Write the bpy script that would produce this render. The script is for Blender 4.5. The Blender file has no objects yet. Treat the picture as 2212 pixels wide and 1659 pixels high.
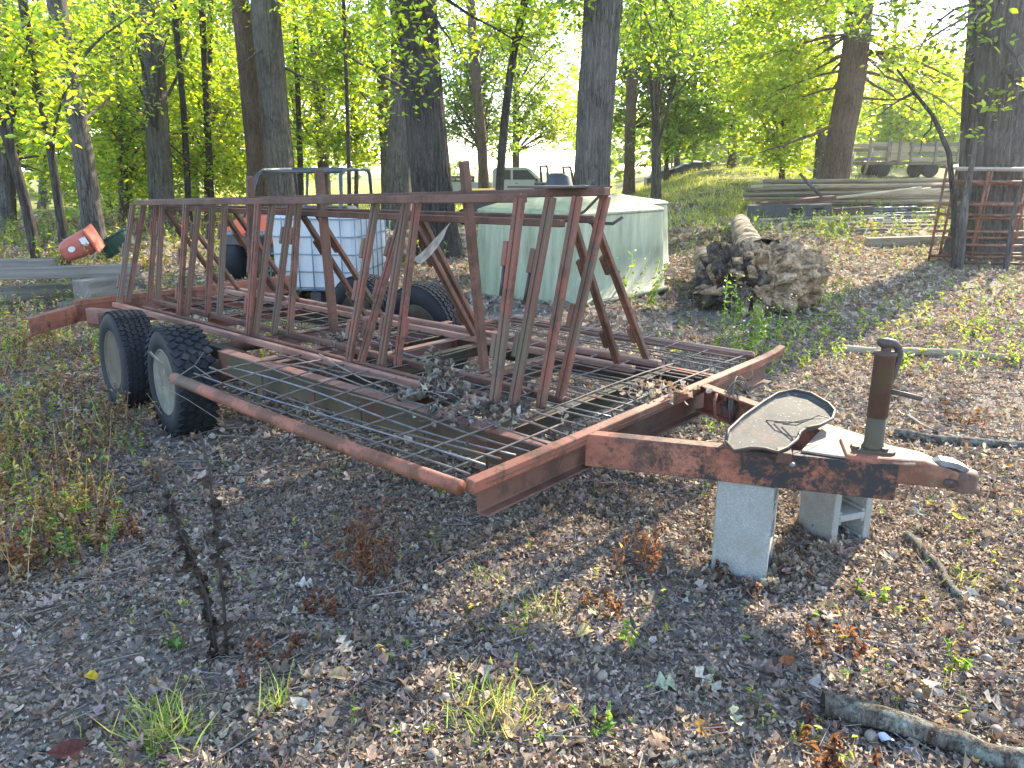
import bpy, math, random
import numpy as np
from mathutils import Vector, Matrix, Quaternion
random.seed(7); R = np.random.default_rng(11)
S = bpy.context.scene; COL = S.collection

# ------------------------------------------------------------------ camera, sky, sun, exposure
F, PITCH, CAMH, CX, CY = 1661., math.radians(15.6), 1.45, 1106., 829.5   # focal length / centre in units of a 2212 px wide picture
cam = bpy.data.objects.new('camera', bpy.data.cameras.new('camera')); COL.objects.link(cam)
cam.location = (0, 0, CAMH); cam.rotation_euler = (math.pi/2-PITCH, 0, 0)
cam.data.sensor_fit = 'HORIZONTAL'; cam.data.angle = 2*math.atan(CX/F); cam.data.clip_end = 2000; cam.data.clip_start = .05
S.camera = cam
SUN_AZ, SUN_EL = math.radians(38), math.radians(31)
W = bpy.data.worlds.new('World'); S.world = W; W.use_nodes = True
wn = W.node_tree; sky = wn.nodes.new('ShaderNodeTexSky'); sky.sky_type = 'NISHITA'; sky.sun_disc = False
sky.sun_elevation = SUN_EL; sky.sun_rotation = SUN_AZ; sky.air_density = .8; sky.dust_density = .6; sky.ozone_density = 1.1
bg = wn.nodes['Background']; bg.inputs['Strength'].default_value = .15; wn.links.new(sky.outputs[0], bg.inputs[0])
sd = Vector((math.sin(SUN_AZ)*math.cos(SUN_EL), math.cos(SUN_AZ)*math.cos(SUN_EL), math.sin(SUN_EL)))
sun = bpy.data.objects.new('sun', bpy.data.lights.new('sun', 'SUN')); COL.objects.link(sun)
sun.data.energy = 3.0; sun.data.angle = math.radians(.6); sun.data.color = (1, .90, .74); sun.location = sd*60
sun.rotation_euler = (-sd).to_track_quat('-Z', 'Y').to_euler()
S.view_settings.view_transform = 'Standard'; S.view_settings.look = 'None'; S.view_settings.gamma = 1; S.view_settings.use_curve_mapping = False
S.view_settings.exposure = 2.62; S.view_settings.use_white_balance = True; S.view_settings.white_balance_temperature = 6950; S.view_settings.white_balance_tint = 10
S.render.engine = 'CYCLES'
cy = S.cycles; cy.max_bounces = 7; cy.diffuse_bounces = 4; cy.glossy_bounces = 2; cy.transmission_bounces = 5; cy.transparent_max_bounces = 8
cy.use_denoising = True; cy.sample_clamp_indirect = 6

# ------------------------------------------------------------------ helpers
cpi, spi = math.cos(PITCH), math.sin(PITCH)
def ray(x, y):
    u, v = (x-CX)/F, (y-CY)/F
    return np.array([u, cpi-v*spi, -spi-v*cpi])
def at(px, py, Y):                       # the point at distance Y seen at a place of the photograph
    d = ray(px, py); return np.array([0, 0, CAMH])+d*(Y/d[1])
def atz(px, py, z=0.):
    d = ray(px, py); return np.array([0, 0, CAMH])+d*((z-CAMH)/d[2])
def gz(x, y):                            # height of the ground
    x = np.asarray(x, float); y = np.asarray(y, float)
    s = np.clip((x/np.maximum(y, 1)-.08)/.18, 0, 1); s = s*s*(3-2*s)
    r = .062*np.clip(y-12, 0, 24)*s
    b = .018*np.sin(x*1.7+y*.9)+.014*np.sin(x*.8-y*2.3+1)+.008*np.sin(4.1*x+2)*np.sin(3.7*y+1)
    b = b*np.clip((np.hypot(x, y)-.5)/6, .25, 1.6)
    return r+b
def gpt(px, py):                         # the ground point seen at a place of the photograph
    d = ray(px, py); lo, hi = .5, 400.
    for _ in range(60):
        m = (lo+hi)/2; p = d*m
        if CAMH+p[2] > gz(p[0], p[1]): lo = m
        else: hi = m
    return np.array([d[0]*lo, d[1]*lo, CAMH+d[2]*lo])

def tag(o, label=None, cat=None, group=None, kind=None):
    if label: o['label'] = label
    if cat: o['category'] = cat
    if group: o['group'] = group
    if kind: o['kind'] = kind
    return o
def thing(name, label, cat, loc=(0, 0, 0), rz=0, group=None):
    o = bpy.data.objects.new(name, None); o.empty_display_size = .1; COL.objects.link(o)
    o.location = loc; o.rotation_euler = (0, 0, rz); return tag(o, label, cat, group)

class MB:
    def __init__(s): s.v, s.f = [], []
    def add(s, vs, fs):
        k = len(s.v); s.v += [tuple(map(float, a)) for a in vs]; s.f += [tuple(i+k for i in f) for f in fs]; return s
    def box(s, c, d, m=None):
        vs = [Vector((x*d[0]/2, y*d[1]/2, z*d[2]/2)) for x in (-1, 1) for y in (-1, 1) for z in (-1, 1)]
        if m is not None: vs = [m @ a for a in vs]
        return s.add([a+Vector(c) for a in vs], [(0, 1, 3, 2), (4, 6, 7, 5), (0, 4, 5, 1), (2, 3, 7, 6), (0, 2, 6, 4), (1, 5, 7, 3)])
    def loft(s, secs):                   # closed rings of the same length, capped
        n = len(secs[0]); vs = [p for r in secs for p in r]; fs = []
        for i in range(len(secs)-1):
            for j in range(n):
                a, b = i*n+j, i*n+(j+1) % n; fs.append((a, b, b+n, a+n))
        fs.append(tuple(range(n))[::-1]); fs.append(tuple((len(secs)-1)*n+j for j in range(n)))
        return s.add(vs, fs)
    def bar(s, p, q, w, h, up=(0, 0, 1)):
        p, q = Vector(p), Vector(q); d = (q-p).normalized(); up = Vector(up)
        if abs(d.dot(up)) > .98: up = Vector((1, 0, 0))
        r = d.cross(up).normalized()*w/2; u = r.cross(d).normalized()*h/2
        return s.loft([[a-r-u, a+r-u, a+r+u, a-r+u] for a in (p, q)])
    def tube(s, pts, r, n=8, cap=True):
        pts = [Vector(p) for p in pts]; m = len(pts)
        rs = [r]*m if np.isscalar(r) else list(r)
        t0 = (pts[1]-pts[0]).normalized(); ref = Vector((0, 0, 1)) if abs(t0.z) < .9 else Vector((1, 0, 0))
        u = t0.cross(ref).normalized(); rings = []
        for i, p in enumerate(pts):
            t = (pts[min(i+1, m-1)]-pts[max(i-1, 0)]).normalized()
            u = (u-t*u.dot(t)).normalized(); v = t.cross(u)
            rings.append([p+(u*math.cos(2*math.pi*j/n)+v*math.sin(2*math.pi*j/n))*rs[i] for j in range(n)])
        return s.loft(rings)
    def lathe(s, prof, n=24, m=None, closed=False):    # prof: (radius, height) round local z
        m = m or Matrix.Identity(4); vs = []; k = len(prof)
        for i in range(n):
            a = 2*math.pi*i/n
            vs += [m @ Vector((r*math.cos(a), r*math.sin(a), z)) for r, z in prof]
        fs = []
        for i in range(n):
            for j in range(k if closed else k-1):
                a, b = i*k+j, i*k+(j+1) % k; c, d = ((i+1) % n)*k+j, ((i+1) % n)*k+(j+1) % k
                fs.append((a, c, d, b))
        if not closed:
            if prof[0][0] > 1e-6: fs.append(tuple(i*k for i in range(n))[::-1])
            if prof[-1][0] > 1e-6: fs.append(tuple(i*k+k-1 for i in range(n)))
        return s.add(vs, fs)
    def prism(s, out, z0, z1):
        n = len(out); a = [(x, y, z0) for x, y in out]; b = [(x, y, z1) for x, y in out]
        return s.loft([a, b])
    def build(s, name, mat, parent=None, smooth=False, bevel=0):
        me = bpy.data.meshes.new(name); me.from_pydata(s.v, [], s.f); me.validate()
        return link(name, me, mat, parent, smooth, bevel)
def link(name, me, mat, parent=None, smooth=False, bevel=0):
    if mat and not me.materials: me.materials.append(mat)
    if smooth: me.polygons.foreach_set('use_smooth', [True]*len(me.polygons))
    o = bpy.data.objects.new(name, me); COL.objects.link(o)
    if parent: o.parent = parent
    if bevel:
        b = o.modifiers.new('edge', 'BEVEL'); b.width = bevel; b.segments = 1; b.limit_method = 'ANGLE'
    return o
def mesh_np(name, V, Q, C, mat, parent=None, smooth=False):          # V (n,3), Q (m,4) quads, C (n,3) tint per vertex
    me = bpy.data.meshes.new(name); me.vertices.add(len(V)); me.vertices.foreach_set('co', np.ascontiguousarray(V, np.float32).ravel())
    k = Q.shape[1]
    me.loops.add(Q.size); me.loops.foreach_set('vertex_index', np.ascontiguousarray(Q, np.int32).ravel())
    me.polygons.add(len(Q)); me.polygons.foreach_set('loop_start', np.arange(0, Q.size, k, dtype=np.int32))
    if C is not None:
        a = me.attributes.new('tint', 'FLOAT_COLOR', 'POINT'); c = np.ones((len(V), 4), np.float32); c[:, :3] = C; a.data.foreach_set('color', c.ravel())
    me.update(calc_edges=True)
    return link(name, me, mat, parent, smooth)
def basis(n, spin):                      # rotation matrices with local z = n, turned by spin
    n = n/np.linalg.norm(n, axis=1, keepdims=True); a = np.where(np.abs(n[:, 2:3]) < .95, [[0, 0, 1.]], [[1., 0, 0]])
    x = np.cross(a, n); x /= np.linalg.norm(x, axis=1, keepdims=True); y = np.cross(n, x)
    c, s = np.cos(spin)[:, None], np.sin(spin)[:, None]
    return np.stack([x*c+y*s, -x*s+y*c, n], axis=2)
def stamp(tv, tq, P, M, sc):             # copies of one small template: (n*k,3) vertices and quads
    V = np.einsum('nij,kj->nki', M, tv)*sc[:, None, None]+P[:, None, :]
    k = len(tv); Q = tq[None]+(np.arange(len(P))*k)[:, None, None]
    return V.reshape(-1, 3), Q.reshape(-1, tq.shape[1])
class Bulk:
    def __init__(s): s.V, s.Q, s.C, s.n = [], [], [], 0
    def add(s, V, Q, C):
        s.V.append(V); s.Q.append(Q+s.n); s.C.append(C); s.n += len(V)
    def leaves(s, tv, tq, P, M, sc, col):
        V, Q = stamp(tv, tq, P, M, sc); s.add(V, Q, np.repeat(col, len(tv), axis=0))
    def build(s, name, mat, parent=None, smooth=False):
        return mesh_np(name, np.concatenate(s.V), np.concatenate(s.Q), np.concatenate(s.C), mat, parent, smooth)
def pick(pal, n, j=.18):                 # n colours out of a palette, each a little off
    pal = np.array(pal); return np.clip(pal[R.integers(0, len(pal), n)]*(1+R.normal(0, j, (n, 1)))*(1+R.normal(0, .05, (n, 3))), .004, .9)

# ------------------------------------------------------------------ materials
class N:
    def __init__(s, name):
        s.m = bpy.data.materials.new(name); s.m.use_nodes = True; s.t = s.m.node_tree; s.t.nodes.clear()
        s.out = s.t.nodes.new('ShaderNodeOutputMaterial'); s.b = s.n('ShaderNodeBsdfPrincipled'); s.l(s.b.outputs[0], s.out.inputs[0])
        s.co = s.n('ShaderNodeTexCoord').outputs['Object']
    def n(s, t, **k):
        x = s.t.nodes.new(t)
        for a, v in k.items():
            if a.startswith('i_'): x.inputs[a[2:].replace('_', ' ')].default_value = v
            else: setattr(x, a, v)
        return x
    def l(s, a, b): s.t.links.new(a, b)
    def scale(s, v):
        x = s.n('ShaderNodeMapping'); x.inputs['Scale'].default_value = v; s.l(s.co, x.inputs[0]); return x.outputs[0]
    def noise(s, sc, det=6, rough=.6, vec=None, dist=0):
        x = s.n('ShaderNodeTexNoise'); x.inputs['Scale'].default_value = sc; x.inputs['Detail'].default_value = det; x.inputs['Roughness'].default_value = rough
        x.inputs['Distortion'].default_value = dist; s.l(vec or s.co, x.inputs[0]); return x.outputs['Fac']
    def vor(s, sc, vec=None, feat='F1'):
        x = s.n('ShaderNodeTexVoronoi', feature=feat); x.inputs['Scale'].default_value = sc; s.l(vec or s.co, x.inputs['Vector']); return x.outputs['Distance']
    def ramp(s, f, *st):
        x = s.n('ShaderNodeValToRGB'); e = x.color_ramp.elements
        while len(e) < len(st): e.new(.5)
        for i, (p, c) in enumerate(st):
            e[i].position = p; e[i].color = (c, c, c, 1) if np.isscalar(c) else (*c, 1)
        s.l(f, x.inputs[0]); return x.outputs[0]
    def mix(s, f, a, b, mode='MIX'):
        x = s.n('ShaderNodeMix', data_type='RGBA', blend_type=mode)
        for v, i in ((f, 0), (a, 6), (b, 7)):
            if hasattr(v, 'is_output'): s.l(v, x.inputs[i])
            else: x.inputs[i].default_value = v if np.isscalar(v) else (*v, 1)
        return x.outputs[2]
    def bump(s, h, st=.4, d=.01, nrm=None):
        x = s.n('ShaderNodeBump'); x.inputs['Strength'].default_value = st; x.inputs['Distance'].default_value = d; s.l(h, x.inputs['Height'])
        if nrm: s.l(nrm, x.inputs['Normal'])
        s.l(x.outputs[0], s.b.inputs['Normal']); return x.outputs[0]
    def col(s, c): 
        if hasattr(c, 'is_output'): s.l(c, s.b.inputs['Base Color'])
        else: s.b.inputs['Base Color'].default_value = (*c, 1)
        return s
    def set(s, rough=.8, metal=0, spec=.3):
        s.b.inputs['Roughness'].default_value = rough; s.b.inputs['Metallic'].default_value = metal; s.b.inputs['Specular IOR Level'].default_value = spec; return s
def rusty(name, paint, faded, rust, dark, r0=.5, grime=(.10, .085, .055), g0=.6, blk=.64, xb=0):
    x = N(name); n1 = x.noise(5, 8, .65); n2 = x.noise(34, 5, .7); n3 = x.noise(2.2, 4); n4 = x.noise(9, 9, .75, dist=.4); n5 = x.noise(60, 6, .8); mm = x.n('ShaderNodeMath', operation='MULTIPLY_ADD'); x.l(n5, mm.inputs[0]); mm.inputs[1].default_value = .38; mm.inputs[2].default_value = -.19; m2_ = x.n('ShaderNodeMath', operation='ADD'); x.l(n4, m2_.inputs[0]); x.l(mm.outputs[0], m2_.inputs[1]); n4 = m2_.outputs[0]; m3_ = x.n('ShaderNodeMath', operation='ADD'); x.l(n1, m3_.inputs[0]); x.l(mm.outputs[0], m3_.inputs[1]); n1 = m3_.outputs[0]
    c = x.mix(x.ramp(n3, (.35, 0), (.65, 1)), paint, faded)
    c = x.mix(x.ramp(n1, (r0, 0), (r0+.10, 1)), c, rust)
    c = x.mix(x.ramp(n4, (blk-.05, 0), (blk, .55)), c, rust); c = x.mix(x.ramp(n4, (blk, 0), (blk+.06, 1)), c, dark)
    c = x.mix(x.ramp(n2, (.62, 0), (.68, 1)), c, rust)
    c = x.mix(x.ramp(x.noise(3.1, 7, .7), (g0, 0), (g0+.14, .85)), c, grime)
    if xb:
        sp = x.n('ShaderNodeSeparateXYZ'); x.l(x.co, sp.inputs[0]); mr = x.n('ShaderNodeMapRange'); mr.inputs[1].default_value = .28; mr.inputs[2].default_value = .62; mr.inputs[4].default_value = .17; x.l(sp.outputs[0], mr.inputs[0])
        ad = x.n('ShaderNodeMath', operation='ADD'); x.l(n4, ad.inputs[0]); x.l(mr.outputs[0], ad.inputs[1]); c = x.mix(x.ramp(ad.outputs[0], (.54, 0), (.60, .6)), c, rust); c = x.mix(x.ramp(ad.outputs[0], (.60, 0), (.67, 1)), c, dark)
    x.col(c); x.set(.68, 0, .35); x.bump(x.mix(.5, n2, n4), .35, .004); return x.m
MRED = rusty('painted_rusty_steel', (.25, .075, .043), (.28, .115, .078), (.125, .053, .03), (.045, .03, .026), .46, g0=.56, blk=.60)
MPOST = rusty('weathered_post_steel', (.185, .058, .038), (.18, .08, .056), (.10, .048, .03), (.045, .034, .028), .46, (.105, .085, .06), .47, .60)
MPOST2 = rusty('brown_post_steel', (.125, .064, .043), (.135, .085, .062), (.15, .062, .04), (.05, .04, .03), .52, (.10, .09, .06), .50)
MDARK = rusty('rust_brown_steel', (.115, .052, .034), (.14, .066, .046), (.075, .037, .025), (.04, .028, .022), .46, (.10, .085, .06), .56)
MPATCH = rusty('flaking_black_red_steel', (.27, .08, .046), (.29, .115, .075), (.115, .048, .028), (.022, .021, .022), .50, (.035, .031, .03), .50, .53, 1)
MSKY = rusty('sky_sheen_rail_steel', (.25, .115, .082), (.28, .165, .13), (.20, .09, .06), (.10, .06, .05), .52, (.15, .12, .08), .6)  # paler rusty red: the sky's sheen on upward rails put into the colour
MMOSS = rusty('mossy_steel', (.075, .058, .038), (.062, .058, .036), (.13, .06, .035), (.03, .03, .022), .5, (.05, .054, .028), .5)
def simple(name, c1, c2, sc=8, rough=.7, bs=.25, bd=.004, metal=0, spec=.3, det=6):
    x = N(name); n = x.noise(sc, det, .65); x.col(x.mix(x.ramp(n, (.3, 0), (.7, 1)), c1, c2)); x.set(rough, metal, spec)
    if bs: x.bump(n, bs, bd)
    return x.m
MWIRE = simple('rusty_wire', (.10, .075, .06), (.17, .14, .12), 20, .7)
MRUB = simple('dusty_tyre_rubber', (.009, .010, .013), (.022, .024, .030), 5, .7, .2, .002, spec=.25)
MRIM = simple('dirty_rim_steel', (.06, .045, .03), (.13, .105, .075), 6, .75)
MRIMW = simple('pale_rim_steel', (.075, .07, .05), (.20, .195, .155), 7, .7)
MJACK = rusty('brown_jack_steel', (.065, .036, .028), (.085, .05, .036), (.13, .055, .03), (.03, .022, .02), .5, (.075, .075, .035), .5)
MJACKB = rusty('greenish_jack_steel', (.065, .046, .03), (.07, .06, .036), (.10, .042, .026), (.03, .025, .02), .52, (.058, .062, .032), .48)
MIRON = simple('dark_iron', (.035, .03, .03), (.09, .06, .05), 18, .55)
MSTEEL = simple('grey_worn_steel', (.22, .22, .24), (.10, .09, .09), 16, .42, .2, .002, .4, .5)
def concrete():
    x = N('grey_concrete'); n = x.noise(170, 3, .7); v = x.noise(9, 7, .7)
    c = x.mix(x.ramp(n, (.36, 0), (.64, 1)), (.22, .225, .215), (.34, .345, .33)); c = x.mix(x.ramp(v, (.38, .7), (.56, 0)), c, (.23, .225, .20))
    x.col(c); x.set(.92, 0, .15); x.bump(n, .7, .004); return x.m
MCON = concrete()
def bark(name, a, b, c, sc=1., st=.9, lichen=.0):
    x = N(name); v = x.scale((1, 1, .12)); v2 = x.scale((1, 1, .3)); n = x.noise(20*sc, 8, .7, v, .5); w = x.noise(42*sc, 5, .65, v, 1.2); f = x.noise(70*sc, 4, .65, v2)
    k = x.ramp(n, (.36, a), (.52, b), (.68, c)); k = x.mix(x.ramp(w, (.40, .85), (.52, 0)), k, tuple(q*.45 for q in a)); k = x.mix(x.ramp(f, (.55, 0), (.7, .5)), k, c)
    big = x.noise(1.1, 3); k = x.mix(x.ramp(big, (.45, 0), (.7, .5)), k, c)
    if lichen: k = x.mix(x.ramp(x.noise(16, 7, .75), (.50, 0), (.60, lichen)), k, (.27, .31, .26))
    x.col(k); x.set(.92, 0, .12); h = x.mix(.5, x.ramp(w, (.38, 0), (.6, 1)), x.mix(.4, n, f)); x.bump(h, st, .02); return x.m
BARK_D = bark('dark_oak_bark', (.030, .026, .025), (.065, .056, .05), (.12, .105, .095))
BARK_G = bark('grey_oak_bark', (.05, .044, .04), (.11, .098, .088), (.19, .17, .155), 1.0, .9)
BARK_B = bark('brown_bark', (.06, .04, .03), (.12, .085, .065), (.18, .135, .105), 1.2, .7)
BARK_L = bark('lichen_stick_bark', (.07, .055, .045), (.15, .125, .10), (.24, .215, .18), 1.6, .8, .8)
TWIG = simple('dead_twig', (.11, .09, .075), (.27, .235, .20), 30, .85, .2, .002)
def tinted(name, trans=0., rough=.75, spec=.25, tcol=None, noise=0):
    x = N(name); a = x.n('ShaderNodeAttribute', attribute_name='tint').outputs['Color']
    c = a
    if noise: c = x.mix(1, a, x.ramp(x.noise(noise, 4), (.3, .5), (.7, 1.2)), 'MULTIPLY')
    x.col(c); x.set(rough, 0, spec)
    if trans:
        t = x.n('ShaderNodeBsdfTranslucent'); g = x.n('ShaderNodeMix', data_type='RGBA', blend_type='MULTIPLY'); g.inputs[0].default_value = 1
        x.l(c, g.inputs[6]); g.inputs[7].default_value = (*tcol, 1); x.l(g.outputs[2], t.inputs[0])
        ad = x.n('ShaderNodeAddShader'); x.l(x.b.outputs[0], ad.inputs[0]); x.l(t.outputs[0], ad.inputs[1]); x.l(ad.outputs[0], x.out.inputs[0])
    return x.m
MLEAF = tinted('tree_leaf', 1, .5, .35, (3.3, 3.0, .75))
MLIT = tinted('dry_leaf', 1, .8, .15, (.35, .3, .22), 70)
MGRASS = tinted('grass_blade', 1, .6, .25, (1.6, 1.5, .6))
def soil():
    x = N('forest_floor'); n = x.noise(3, 8, .7); f = x.noise(45, 5, .75); b = x.noise(.7, 4); v = x.vor(38, None)
    c = x.mix(x.ramp(f, (.32, 0), (.68, 1)), (.105, .088, .076), (.26, .228, .20))
    c = x.mix(x.ramp(n, (.50, 0), (.66, .8)), c, (.27, .245, .23))
    c = x.mix(x.ramp(v, (.0, .4), (.3, 0)), c, (.07, .058, .05))
    sep = x.n('ShaderNodeSeparateXYZ'); x.l(x.co, sep.inputs[0])
    mp = x.n('ShaderNodeMapRange'); mp.inputs[1].default_value = 15; mp.inputs[2].default_value = 24; x.l(sep.outputs['Y'], mp.inputs[0])
    mm = x.n('ShaderNodeMath', operation='MULTIPLY_ADD'); x.l(b, mm.inputs[0]); mm.inputs[1].default_value = 1.6; mm.inputs[2].default_value = -.8
    ad = x.n('ShaderNodeMath', operation='ADD', use_clamp=True); x.l(mp.outputs[0], ad.inputs[0]); x.l(mm.outputs[0], ad.inputs[1])
    g = x.mix(x.ramp(f, (.3, 0), (.7, 1)), (.10, .12, .035), (.24, .23, .09))
    ms = x.n('ShaderNodeMath', operation='MULTIPLY'); x.l(mp.outputs[0], ms.inputs[0]); x.l(ad.outputs[0], ms.inputs[1])
    c = x.mix(ms.outputs[0], c, g); x.col(c); x.set(.95, 0, .1); x.bump(x.mix(.5, f, n), .8, .03); return x.m
MSOIL = soil()

# ------------------------------------------------------------------ the ground
def axis(a, b, n, k): 
    t = np.linspace(-1, 1, n); return np.sinh(t*k)/np.sinh(k)*(b-a)/2+(a+b)/2
gx = axis(-420, 420, 190, 6.2); gy = np.concatenate([np.linspace(-30, .2, 14), np.geomspace(.5, 420, 190)])
X, Y = np.meshgrid(gx, gy, indexing='xy'); Z = gz(X, Y)
V = np.stack([X, Y, Z], -1).reshape(-1, 3); ny, nx = X.shape
I = (np.arange(ny-1)[:, None]*nx+np.arange(nx-1)[None]).ravel(); Q = np.stack([I, I+1, I+nx+1, I+nx], 1)
tag(mesh_np('ground', V, Q, None, MSOIL, None, True), 'leaf strewn woodland floor rising gently towards the pole pile', kind='structure')

# ------------------------------------------------------------------ leaf templates
def lobed(widths, curl, fold=.12):       # a leaf 1 long: a row of stations, each with left edge, midrib and right edge
    n = len(widths); v = []; 
    for i, w in enumerate(widths):
        t = i/(n-1); z = curl*(t-.5)**2*2
        v += [(-w, t-.5, z+fold*w*2.2), (0, t-.5, z), (w*.93, t-.5+.02, z+fold*w*2.)]
    q = []
    for i in range(n-1):
        a = 3*i; q += [(a, a+1, a+4, a+3), (a+1, a+2, a+5, a+4)]
    return np.array(v), np.array(q)
def lobes(n, k, ph, wd, deep=.45): return tuple(max(.012, (.03+wd*math.sin(math.pi*min(1, .04+.96*i/(n-1)))**.75)*(1-deep+deep*math.cos(2*math.pi*k*i/(n-1)+ph)) if i not in (0,) else .01) for i in range(n))
OAKF = [lobed(lobes(22, 3.3, 2.6, .34), .4), lobed(lobes(22, 2.6, 2.2, .40, .38), -.35, .2), lobed(lobes(20, 3.0, 2.9, .30, .5), .7, .35)]
OAK = [lobed(lobes(12, 3.1, 2.6, .32), .5, .3), lobed(lobes(11, 2.4, 2.2, .36, .38), -.6, .35), lobed(lobes(12, 2.8, 2.9, .28, .5), 1.1, .5)]
OVAL = [lobed((.012, .2, .3, .27, .15, .01), .4, .2), lobed((.012, .22, .3, .22, .02), -.5, .35)]
def bit(w, c, k): return np.array([(-w*.8, -.5, c*.4), (w*.6, -.42, -c*.2+k), (-w, .05, 0), (w*.95, -.02, k*.6), (-w*.5, .5, c*.5), (w*.55, .38, c*.35+k)]), np.array([(0, 1, 3, 2), (2, 3, 5, 4)])
BITS = [bit(.42, .5, .1), bit(.3, -.6, .3), bit(.18, .9, .15), bit(.5, .2, -.35), bit(.12, .5, .1), bit(.36, 1.1, -.2), bit(.24, -.3, -.4)]
TW = (np.array([(-.02, -.5, 0), (.02, -.5, 0), (0, -.5, .035), (-.018, .5, .03), (.018, .5, .03), (0, .5, .055)]), np.array([(0, 1, 4, 3), (1, 2, 5, 4), (2, 0, 3, 5)]))
HEX = (np.array([(0, -.5, 0), (.26, -.12, .07), (.2, .2, .06), (0, .5, -.08), (-.2, .2, .06), (-.26, -.12, .07)]), np.array([(0, 1, 2, 3), (0, 3, 4, 5)]))
BLADE = (np.array([(-.022, 0, 0), (.022, 0, 0), (-.018, .12, .45), (.018, .12, .45), (-.004, .42, .86), (.004, .42, .86)]), np.array([(0, 1, 3, 2), (2, 3, 5, 4)]))
LIT = [tuple(min(.6, v*k) for v, k in zip(c, (1.42, 1.35, 1.22))) for c in [(.20, .165, .14), (.25, .212, .185), (.155, .125, .105), (.29, .255, .225), (.115, .092, .078), (.22, .18, .15), (.18, .125, .09), (.32, .285, .25), (.175, .15, .132), (.24, .205, .18)]]

# ------------------------------------------------------------------ leaf litter over the ground
def fan(y0, y1, n, pad=.72):             # points inside the field of view (and a bit beside), even in area
    y = np.sqrt(R.uniform(y0*y0, y1*y1, n)); x = R.uniform(-1, 1, n)*(pad*y+.5); return x, y
lit = Bulk()
def litter(n, y0, y1, s0, s1, tmpl, tilt, pal=LIT, lift=.02, keep=None):
    x, y = fan(y0, y1, n)
    d = .5+.5*np.sin(x*1.9+1.3*np.sin(y*1.1))*np.sin(y*1.6+1.7*np.sin(x*.9)); m = R.uniform(0, 1, n) < .45+.75*d
    if keep is not None: m &= keep(x, y)
    x, y = x[m], y[m]; n = len(x)
    z = gz(x, y)+R.uniform(.002, lift, n); P = np.stack([x, y, z], 1)
    nn = np.stack([R.normal(0, tilt, n), R.normal(0, tilt, n), np.ones(n)], 1); M = basis(nn, R.uniform(0, 6.28, n)); sc = R.uniform(s0, s1, n)**1.0
    k = R.integers(0, len(tmpl), n); c = pick(pal, n, .16)
    for j, (tv, tq) in enumerate(tmpl):
        s = k == j
        if s.any(): lit.leaves(tv, tq, P[s], M[s], sc[s], c[s])
TWPAL = [(.18, .155, .13), (.27, .24, .205), (.12, .10, .088)]
LITD = [(.17, .135, .112), (.22, .18, .152), (.13, .10, .08), (.27, .225, .185), (.20, .145, .105)]
CR = [(np.array([(-.4*w, -.5, 0), (.4*w, -.45, c), (.45*w, .4, -c*.3), (-.35*w, .5, c*.6)]), np.array([(0, 1, 2, 3)])) for w, c in ((.9, .2), (.5, .4), (.3, .5), (.8, -.4))]
litter(66000, 1.2, 3.8, .009, .029, BITS, .55, lift=.014); litter(1700, 1.2, 3.6, .035, .08, OAK, .42, lift=.022, pal=LITD); litter(8500, 1.2, 3.8, .03, .13, [TW], .12, TWPAL)
litter(66000, 3.4, 7.5, .012, .040, BITS, .6); litter(3200, 3.4, 7.5, .045, .09, OAK+OVAL, .42, lift=.03); litter(8000, 3.4, 7.5, .05, .22, [TW], .12, TWPAL)
litter(42000, 7, 15, .03, .08, BITS, .55, lift=.03); litter(3500, 7, 15, .07, .12, OVAL, .45, lift=.04); litter(3000, 7, 15, .1, .4, [TW], .15, TWPAL)
litter(20000, 14, 26, .07, .16, BITS, .6, lift=.04, pal=LIT+[(.28, .26, .12), (.14, .17, .05)])
crumb = lit; lit = Bulk(); litter(112000, 1.2, 3.9, .005, .02, CR, .5, lift=.012); litter(50000, 3.7, 7, .010, .026, CR, .5, lift=.015)
tag(lit.build('leaf_crumbs', MLIT), 'fine crumbs of broken leaves between the larger litter', kind='stuff'); lit = crumb
tag(lit.build('leaf_litter', MLIT), 'carpet of dry grey brown broken leaves and twigs', kind='stuff')

# ------------------------------------------------------------------ the rusty trailer (local x = forward to the hitch, y = across, z = up)
A0 = atz(1005, 1045, .5); TRZ = math.atan2(-.657, .754)
TR = thing('utility_trailer', 'long rusty red tandem axle trailer frame with wire deck and upright post rack', 'trailer', (A0[0], A0[1], 0), TRZ)
MW = Matrix.Translation((A0[0], A0[1], 0)) @ Matrix.Rotation(TRZ, 4, 'Z'); MWI = MW.inverted()
def wl(p): return tuple(MWI @ Vector(p))
def bar(name, p, q, w, h, m=MRED, up=(0, 0, 1), bv=.004):
    return MB().bar(p, q, w, h, up).build(name, m, TR, bevel=bv)
def tlz(px, py, z): return wl(atz(px, py, z))
def channel(name, p, q, h, fl, th, side, m):           # C channel: web and two flanges towards side (+1/-1)
    p, q = Vector(p), Vector(q); d = (q-p).normalized(); r = d.cross(Vector((0, 0, 1))).normalized()*side; u = Vector((0, 0, 1))
    prof = [(0, h/2), (fl, h/2), (fl, h/2-th), (th, h/2-th), (th, -h/2+th), (fl, -h/2+th), (fl, -h/2), (0, -h/2)]
    if side > 0: prof = prof[::-1]
    return MB().loft([[a+r*x+u*z for x, z in prof] for a in (p, q)]).build(name, m, TR, bevel=.003)
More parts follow.
